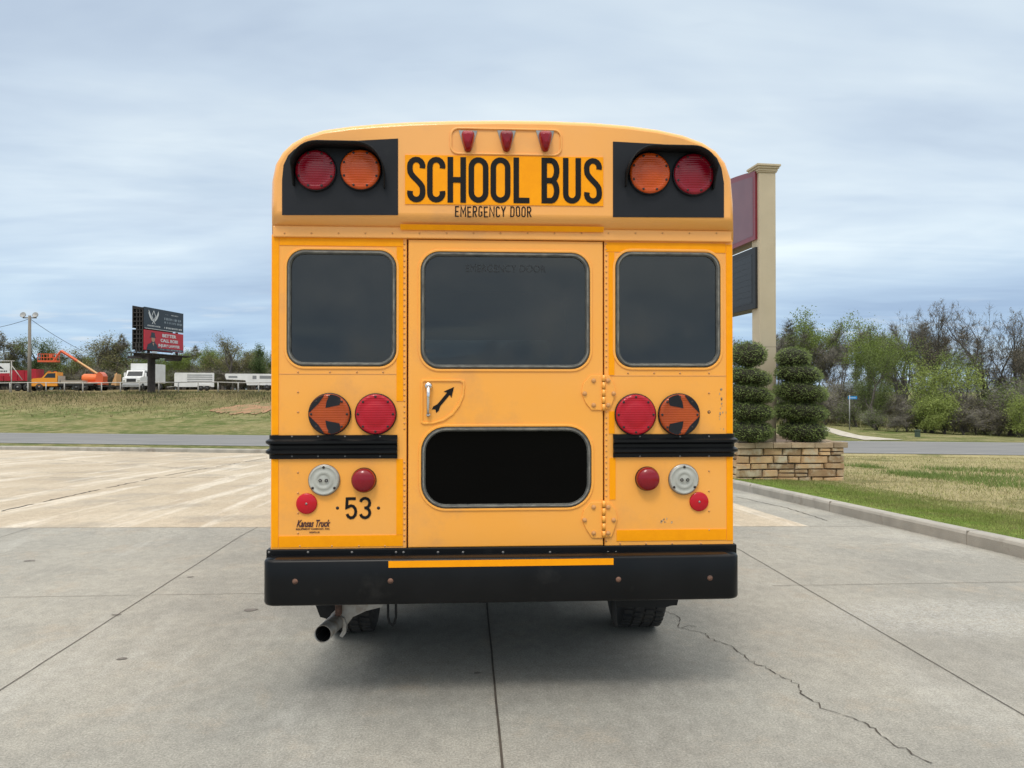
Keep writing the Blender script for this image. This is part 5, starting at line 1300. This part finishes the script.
def face(yf,s,lab=True):
    for z0,z1,mt,nm in ((zu0,zu1,'bbnavy','upper_poster'),(zl0,zl1,'bbred' if s<0 else 'bbdark','lower_poster')):
        m_=MB(); m_.box(x0,x1,min(yf,yf-s*.1),max(yf,yf-s*.1),z0,z1); f_=m_.build(nm,M[mt if s<0 else 'bbdark'],o); f_.scale.x=1.486
        if s<0:
            def tx(b,cx,cz,h,w,mm,nm='lettering'):
                me=text_mesh(b,h,width=w,ext=.004,bold=.012*h/.3); k=MB(); k.frommesh(me,Matrix.Translation((cx,yf-.01,cz))@RX); k.build(nm,M[mm],f_)
            hh=z1-z0; mx=(x0+x1)/2
            def scribble(cx,cz,w,h,mm,seed):
                q=random.Random(seed); k=MB(); x=cx-w/2
                while x<cx+w/2:
                    d=q.uniform(.35,.8)*h; k.box(x,x+d*.45,yf-.008,yf-.004,cz-h/2,cz+h/2); 
                    if q.random()<.6: k.box(x+d*.45,x+d*.8,yf-.008,yf-.004,cz-h/2+q.choice([0,.4,.75])*h,cz-h/2+q.choice([.85,1.0])*h)
                    x+=d+h*q.choice([.1,.1,.1,.5])
                k.build('lettering',M[mm],f_)
            if nm=='upper_poster':
                m2=MB()
                for sg2 in (-1,1):
                    cx=x0+1.0
                    m2.add([(cx+sg2*.08,yf-.012,z0+hh*.38),(cx+sg2*.55,yf-.012,z0+hh*.90),(cx+sg2*.58,yf-.012,z0+hh*.72),(cx+sg2*.42,yf-.012,z0+hh*.52),(cx+sg2*.2,yf-.012,z0+hh*.38)],[(0,1,2,3,4)])
                    for q0,q1 in (((0,.88),(.22,.62)),((.22,.62),(-.16,.24))): 
                        ribbon(m2,[(cx+sg2*q0[0],z0+hh*q0[1]),(cx+sg2*q1[0],z0+hh*q1[1])],.07,lambda a,b:(a,b),yf-.014-.002*sg2)
                m2.build('emblem',M['bbwhite'],f_)
                scribble(x0+3.5,z0+hh*.80,.9,.11,'bbwhite',1); scribble(x0+2.5,z0+hh*.80,.35,.05,'bbgrey',5); scribble(x0+3.3,z0+hh*.58,2.1,.24,'bbgrey',2); scribble(x0+3.3,z0+hh*.40,2.1,.2,'bbgrey',3)
                scribble(x0+1.0,z0+hh*.14,1.35,.14,'bbwhite',4); scribble(x0+3.3,z0+hh*.14,2.1,.16,'bbwhite',6)
            else:
                tx('BETTER',x0+2.85,z0+hh*.80,.42,1.7,'bbwhite'); tx('CALL ROB!',x0+2.85,z0+hh*.54,.42,2.1,'bbwhite'); tx('INJURY LAWYER',x0+2.85,z0+hh*.28,.36,2.6,'bbwhite')
                m2=MB(); m2.box(x0+1.5,x1-.05,yf-.008,yf,z0+.03,z0+hh*.14); m2.build('phone_strip',M['bbnavy'],f_); scribble(x0+3.0,z0+hh*.085,2.6,.12,'bbwhite',7)
                m2=MB(); cx=x0+.95; pts=[(cx-.75,z0+.02),(cx-.6,z0+.55),(cx-.2,z0+.75),(cx-.18,z0+.9),(cx+.2,z0+.9),(cx+.22,z0+.75),(cx+.5,z0+.5),(cx+.55,z0+.02)]
                m2.add([(a,yf-.010,b) for a,b in pts],[tuple(range(len(pts)))]); m2.build('printed_figure',M['bbnavy'],f_)
                m2=MB(); m2.add([(cx+.2*math.cos(6.283*k/14),yf-.013,z0+1.08+.28*math.sin(6.283*k/14)) for k in range(14)],[tuple(range(14))]); m2.add([(cx-.08,yf-.012,z0+.72),(cx+.1,yf-.012,z0+.72),(cx+.04,yf-.012,z0+.4)],[(0,1,2)]); m2.build('printed_face',M['skin'],f_)
                m2=MB(); pts=[(cx-.42,z0+1.22),(cx+.36,z0+1.22),(cx+.22,z0+1.34),(cx+.18,z0+1.72),(cx-.2,z0+1.74),(cx-.26,z0+1.34)]; m2.add([(a,yf-.016,b) for a,b in pts],[tuple(range(len(pts)))]); m2.build('printed_hat',M['bbnavy'],f_)
                m2=MB(); m2.box(x0,x1,yf-.006,yf,z1+.12,z1+.17); m2.build('top_trim',M['bbwhite'],f_)
face(-.9,-1); x0*=1.486; x1*=1.486
# rear faces stand back to back with the front ones
m_=MB()
for z0,z1 in ((zu0,zu1+.1),(zl0,zl1)): m_.box(x0-.1,x1-.1,.2,.3,z0,z1)
m_.build('rear_panel',M['bbdark'],o)
m_=MB()
for k in range(9):
    y=-.78+k*.10; m_.box(x0-.05+(k%3)*.12,x0+.04+(k%3)*.12,y,y+.1,zl0-.25,zu1-.05)
for k in range(11):
    z=zl0-.2+k*(zu1-zl0)/10; m_.box(x0-.08,x0+.3,-.75,.2,z,z+.08)
m_.box(x0+.35,x0+.42,-.78,.19,zl0-.1,zu1-.3)
for x in (x0+.9,x1-1.0): m_.box(x,x+.22,-.78,-.6,zl0-.3,zu1-.1)
for x in (x0+.2,0,x1-.3): m_.box(x-.1,x+.1,-.8,.9,zb0-.25,zb0)
m_.box(x0-1.2,x1+.1,-.75,-.55,zb0-.1,zb0+.18); m_.build('steel_frame',M['bbdark'],o)
m_=MB(); m_.box(x0-.3,x1+.2,-1.75,-.95,zl0-.42,zl0-.34); m_.box(x0-1.8,x0-.3,-1.0,-.2,zl0-.42,zl0-.34)
for k in range(6): x=x0+.1+k*(x1-x0-.2)/5; m_.box(x-.03,x+.03,-1.7,-.6,zl0-.48,zl0-.42)
m_.tube([(x0-1.6,-1,zl0-.3),(x0-1.6,-1,zl0+.5)],.03,n=5); m_.tube([(x0-1.1,-1,zl0-.3),(x0-1.1,-1,zl0+.5)],.03,n=5)
m_.build('catwalk',M['bbdark'],o)
m_=MB(); m_.box(x0+1.2,x0+2.1,-.93,-.9,zl0-.28,zl0-.08); m_.build('owner_plate',M['bbwhite'],o)
# ================================================================ PIPE RAIL FENCE
M['rail']=mat('pale_pipe_rail',(.50,.49,.46),.6,col2=(.36,.34,.31),nscale=2)
fa=PD(-60,391,84); fb=PD(300,391,76)
def fz(q_): return terr(q_.x,q_.y)
fo=empty('rail_fence',Vector((fa.x,fa.y,fz(fa)))); tag(fo,'long pale pipe rail fence along the top of the bank','fence')
nP=20; tops=[]
for k in range(nP):
    q_=fa.lerp(fb,k/(nP-1)); z=fz(q_); m_=MB(fo.location); m_.tube([(q_.x,q_.y,z-.1),(q_.x,q_.y,z+1.08)],.065,n=6); m_.build('post',M['rail'],fo); tops.append(Vector((q_.x,q_.y,z+1.05)))
m_=MB(fo.location); m_.tube(tops,.055,n=6); m_.build('rail',M['rail'],fo)
# ================================================================ VEHICLES (local x = forward)
M['orange']=mat('orange_truck_paint',(.80,.30,.012),.4,coat=.3); M['dorange']=mat('red_orange_paint',(.62,.105,.03),.45,coat=.2); M['tank']=mat('orange_engine_cover',(.78,.17,.04),.5)
M['vwhite']=mat('white_vehicle_paint',(.78,.78,.77),.4,coat=.2,col2=(.68,.68,.67),nscale=1); M['vred']=mat('red_body_paint',(.42,.012,.03),.45,col2=(.33,.01,.025),nscale=2)
M['vgrey']=mat('grey_slats',(.22,.23,.24),.6); M['bed']=mat('flatbed_deck',(.38,.33,.27),.8); M['vblack']=mat('black_chassis',(.02,.02,.02),.7); M['boomtan']=mat('boom_tan',(.62,.36,.16),.5)
def wheels(o,xs,w,r=.48,t=.3):
    for x in xs:
        for s in (-1,1):
            m_=MB(); m_.lathe([(r*.55,-t/2),(r*.95,-t/2),(r,-t*.35),(r,t*.35),(r*.95,t/2),(r*.55,t/2)],(x,s*(w/2-t/2),r),(Vector((1,0,0)),Vector((0,0,1)),Vector((0,-1,0))),20)
            wo=m_.build('wheel',M['tyre'],o); m_=MB(); m_.lathe([(r*.57,-t*.3),(r*.15,-t*.1),(r*.15,t*.1),(r*.57,t*.42)],(x,s*(w/2-t/2),r),(Vector((1,0,0)),Vector((0,0,1)),Vector((0,-1,0))),12,cap0=True,cap1=True); m_.build('rim',M['metalgrey'],wo)
def veh(name,px,dist,rz,label,cat,lift=0.0):
    p=at_depth(px,dist); p.z+=lift; o=empty(name,p,rz); tag(o,label,cat,'vehicles parked behind the rail fence'); return o
def sideprism(mb,poly,w,y=0):      # poly in (x,z), extruded across the vehicle
    return mb.prism(poly,y-w/2,y+w/2)
# orange flatbed pickup, facing left
o=veh('flatbed_truck',66,104,math.pi-R(YAW*0)+R(8),'orange flatbed truck facing left, behind the light pole','truck')
hw=2.1
m_=MB(); sideprism(m_,[(.7,.62),(4.0,.62),(4.0,1.45),(3.7,1.62),(2.6,1.72),(2.0,2.45),(.75,2.5),(.7,1.6)],hw); m_.build('cab',M['orange'],o)
m_=MB(); 
for s in (-1,1): m_.add([(.95,s*(hw/2+.004),1.72),(2.35,s*(hw/2+.004),1.72),(1.9,s*(hw/2+.004),2.32),(.95,s*(hw/2+.004),2.36)],[(0,1,2,3)])
build_each(m_,'side_window',M['vglass'],o); m_=MB(); m_.add([(2.60,-.9,1.76),(2.60,.9,1.76),(2.04,.85,2.40),(2.04,-.85,2.40)],[(0,1,2,3)]); m_.build('windscreen',M['vglass'],o)
m_=MB(); m_.box(3.98,4.1,-1.05,1.05,.5,.85); m_.box(3.995,4.03,-.7,.7,.95,1.3); m_.build('front_bumper',M['vwhite'],o)
m_=MB(); 
for s in (-1,1): m_.box(1.5,1.9,s*1.06,s*1.02,2.5,2.62)
build_each(m_,'roof_light',M['dorange'],o)
m_=MB(); m_.box(-3.6,3.6,-.45,.45,.55,.8); m_.build('chassis',M['vblack'],o)
m_=MB(); m_.box(-3.8,.6,-1.15,1.15,.95,1.1); m_.box(.45,.6,-1.1,1.1,1.1,2.0); m_.box(-2.4,.3,-1.0,1.0,1.1,1.38); m_.build('flatbed',M['bed'],o)
m_=MB(); m_.box(-3.7,.55,-1.12,-1.0,.7,.95); m_.box(-3.7,.55,1.0,1.12,.7,.95); build_each(m_,'underbody_box',M['vblack'],o)
wheels(o,(2.9,-1.6,-2.6),hw+.1)
# boom lift on a trailer behind it
o=veh('boom_lift',95,106,math.pi+R(4),'orange boom lift with its arm raised, right of the orange truck','boom lift')
m_=MB(); m_.box(-3.2,4.6,-1.1,1.1,.55,.72); m_.build('trailer_deck',M['vblack'],o)
m_=MB(); m_.box(-1.4,1.3,-1.0,1.0,.8,1.25,.05); m_.build('undercarriage',M['dorange'],o)
m_=MB(); m_.lathe([(.1,-1.1),(.55,-1.0),(.62,-.6),(.62,.9),(.5,1.1),(.1,1.15)],(.55,-.2,1.72),(Vector((0,1,0)),Vector((0,0,1)),Vector((1,0,0))),16); m_.build('engine_cover',M['tank'],o)
m_=MB(); sideprism(m_,[(-1.3,1.25),(-.3,1.25),(-.4,1.75),(-.5,2.4),(-.9,2.6),(-1.2,2.3),(-1.35,2.0)],1.6); m_.build('turret',M['dorange'],o)
m_=MB(); m_.box(-3.1,-2.85,-.9,.9,.72,2.3,.03); m_.prism([(-2.85,.8),(-2.1,.8),(-2.75,2.5),(-2.85,2.5)],-.1,.1); m_.build('ramp',M['boomtan'],o)
k=106/FPX
def bp(px,py): return (-(px-95)*k*1.0,0,EYE+(391-py)*k-o.location.z)
A=Vector(bp(97.5,374)); B_=Vector(bp(76,359.5)); C_=Vector(bp(63,351)); D_=Vector(bp(56,361))
m_=MB(); m_.tube([A,B_],.15,n=4,smooth=False); m_.build('lower_boom',M['boomtan'],o)
m_=MB(); m_.tube([B_+Vector((-.3,0,-.2)),C_],.19,n=4,smooth=False); m_.build('upper_boom',M['dorange'],o)
m_=MB(); m_.tube([C_,D_],.15,n=4,smooth=False); m_.build('jib',M['dorange'],o)
bk=Vector(bp(51,361.5)); m_=MB(); m_.box(bk.x-1.3,bk.x+1.15,-.5,.5,bk.z-.12,bk.z+.12)
for x in (-1.25,-.45,.35,1.1):
    for y in (-.48,.48): m_.box(bk.x+x-.03,bk.x+x+.03,y-.03,y+.03,bk.z,bk.z+1.0)
for z in (.5,1.0):
    for y in (-.48,.48): m_.box(bk.x-1.28,bk.x+1.13,y-.025,y+.025,bk.z+z-.025,bk.z+z+.025)
    for x in (-1.25,1.1): m_.box(bk.x+x-.025,bk.x+x+.025,-.48,.48,bk.z+z-.025,bk.z+z+.025)
m_.box(bk.x-.35,bk.x+.05,-.5,-.3,bk.z+.5,bk.z+.95); m_.build('work_platform',M['dorange'],o)
wheels(o,(-.9,.1,1.6),2.3,.42)
# white box truck, three-quarter front
o=veh('box_truck',143,106,math.pi+R(90),'white box truck facing the road beside the billboard pole','truck')
m_=MB(); sideprism(m_,[(1.1,.7),(3.6,.7),(3.75,1.1),(3.7,1.75),(2.7,1.95),(2.3,2.75),(1.1,2.8)],2.3); m_.build('cab',M['vwhite'],o)
m_=MB(); m_.add([(2.72,-1.0,2.0),(2.72,1.0,2.0),(2.33,.95,2.68),(2.33,-.95,2.68)],[(0,1,2,3)]); m_.build('windscreen',M['vglass'],o)
m_=MB(); 
for s in (-1,1): m_.add([(1.4,s*1.156,1.95),(2.5,s*1.156,1.95),(2.2,s*1.156,2.6),(1.4,s*1.156,2.6)],[(0,1,2,3)])
build_each(m_,'side_window',M['vglass'],o)
m_=MB(); m_.box(3.74,3.80,-.6,.6,1.15,1.6); m_.build('grille',M['vblack'],o)
for s in (-1,1): m_=MB(); m_.box(3.70,3.79,s*.95-.16,s*.95+.16,1.2,1.45,.02); m_.build('headlight',M['clear'],o); m_=MB(); m_.box(2.45,2.55,s*1.35-.12,s*1.35+.12,1.9,2.45); m_.tube([(2.5,s*1.1,2.0),(2.5,s*1.35,2.1)],.03,n=5); m_.build('mirror',M['vwhite'],o)
m_=MB(); m_.box(3.7,3.95,-1.15,1.15,.5,.85,.03); m_.build('front_bumper',M['metalgrey'],o)
m_=MB(); m_.box(-4.6,1.0,-1.25,1.25,1.05,3.72,.03); m_.build('cargo_box',M['vwhite'],o)
m_=MB(); m_.box(-4.9,3.5,-.5,.5,.6,1.0); m_.build('chassis',M['vblack'],o); wheels(o,(2.9,-3.2),2.4,.5)
# white slatted livestock trailer
o=veh('livestock_trailer',194.5,102,math.pi+R(18),'white enclosed trailer with grey side slats, right of the billboard','trailer'); o.scale=(.88,.95,.95)
m_=MB(); sideprism(m_,[(-2.75,.55),(2.2,.55),(2.75,.65),(2.75,2.35),(2.6,2.5),(-2.75,2.5)],2.1); m_.build('trailer_body',M['vwhite'],o)
for s in (-1,1):
    m_=MB()
    for z in (1.25,1.55,1.85,2.12): m_.box(-2.5,1.0,s*1.052,s*1.06,z,z+.13)
    m_.build('slat_opening',M['vgrey'],o)
m_=MB(); m_.tube([(2.7,-.5,.6),(3.8,0,.5)],.06,n=5); m_.tube([(2.7,.5,.6),(3.8,0,.5)],.06,n=5); m_.build('drawbar',M['metalgrey'],o)
wheels(o,(-.9,-1.75),2.3,.38)
for s in (-1,1): m_=MB(); m_.prism([(-2.3,.7),(-2.15,.95),(-.5,.95),(-.35,.7)],s*1.06-.12,s*1.06+.12); m_.build('mudguard',M['vwhite'],o)
# gooseneck trailer at the bus's left side
o=veh('gooseneck_trailer',258,103,math.pi+R(10),'long white gooseneck trailer partly hidden behind the bus','trailer')
m_=MB(); sideprism(m_,[(-4.6,.7),(1.3,.7),(1.5,1.35),(3.9,1.45),(4.05,1.95),(4.0,2.2),(-4.6,2.2)],2.2); m_.build('trailer_body',M['vwhite'],o)
m_=MB(); 
for s in (-1,1): m_.box(2.5,3.6,s*1.102,s*1.112,1.65,1.9); m_.box(-4.0,-.3,s*1.102,s*1.112,1.55,1.95); m_.box(.1,.6,s*1.102,s*1.112,1.5,1.95)
build_each(m_,'side_window',M['vgrey'],o)
m_=MB(); m_.tube([(3.2,0,1.45),(3.2,0,.5)],.08,n=6); m_.tube([(2.4,.5,1.4),(2.4,.5,0)],.05,n=6); m_.build('hitch_post',M['metalgrey'],o); wheels(o,(-1.2,-2.1),2.4,.38)
# dark pickup in front of it
# red dump truck
o=veh('dump_truck',15,104,math.pi+R(6),'red dump truck behind the white poster frame','truck')
m_=MB()
m_.add([(-2.6,-1.2,1.35),(2.8,-1.2,1.35),(2.8,1.2,1.35),(-2.6,1.2,1.35),(-2.75,-1.25,2.75),(2.8,-1.25,2.85),(2.8,1.25,2.85),(-2.75,1.25,2.75)],[(0,3,2,1),(4,5,6,7),(0,1,5,4),(1,2,6,5),(2,3,7,6),(3,0,4,7)])
for k in range(7):
    x=-2.5+k*.85
    for s in (-1,1): m_.box(x,x+.1,s*1.2,s*1.32,1.35,2.8)
m_.box(-3.1,-2.55,-1.25,1.25,1.2,2.95); m_.build('dump_body',M['vred'],o)
m_=MB(); sideprism(m_,[(2.9,.8),(5.4,.8),(5.6,1.8),(4.4,2.0),(4.1,2.8),(2.9,2.85)],2.3); m_.build('cab',M['vred'],o)
m_=MB(); 
for s in (-1,1): m_.add([(3.1,s*1.156,2.0),(4.15,s*1.156,2.0),(3.95,s*1.156,2.65),(3.1,s*1.156,2.65)],[(0,1,2,3)])
build_each(m_,'side_window',M['vglass'],o)
m_=MB(); m_.box(-3.0,5.3,-.5,.5,.6,1.2); m_.build('chassis',M['vblack'],o)
m_=MB(); m_.lathe([(.3,-.7),(.34,-.6),(.34,.6),(.3,.7)],(2.3,.95,.95),(Vector((0,1,0)),Vector((0,0,1)),Vector((1,0,0))),12,cap0=True,cap1=True); m_.build('fuel_tank',M['chrome'],o); wheels(o,(4.5,-.8,-2.0),2.4,.5)
# white poster frame near the fence, far left
p=at_depth(0,86); o=empty('poster_frame',p,R(-4)); tag(o,'white poster panel in a pale pipe frame at the far left','sign frame')
k=86/FPX; zt_=EYE+(391-361)*k-p.z
m_=MB(); 
for x in (-2.6,1.28): m_.tube([(x,0,-.1),(x,0,zt_)],.06,n=6)
m_.tube([(-2.9,0,zt_),(1.6,0,zt_)],.06,n=6); m_.tube([(1.28,0,zt_-.45),(2.5,0,zt_-2.1)],.045,n=6); m_.build('pipe_frame',M['rail'],o)
m_=MB(); m_.box(-2.5,1.1,-.03,.03,zt_-1.68,zt_-.25); pn=m_.build('poster',M['vwhite'],o)
m_=MB(); m_.box(-2.5,1.1,-.036,-.031,zt_-1.68,zt_-1.36); m_.build('poster_red_band',M['vred'],pn)
m_=MB(); q=random.Random(5)
for k in range(12): x=-2.3+k*.27; m_.box(x,x+q.uniform(.12,.22),-.036,-.031,zt_-1.22,zt_-1.06)
m_.prism([(-1.9,zt_-.85),(-1.3,zt_-.45),(-.5,zt_-.4),(.1,zt_-.6),(.5,zt_-.95),(.0,zt_-.85),(-.6,zt_-.7),(-1.2,zt_-.95)],-.036,-.031); m_.build('poster_print',M['vblack'],pn)
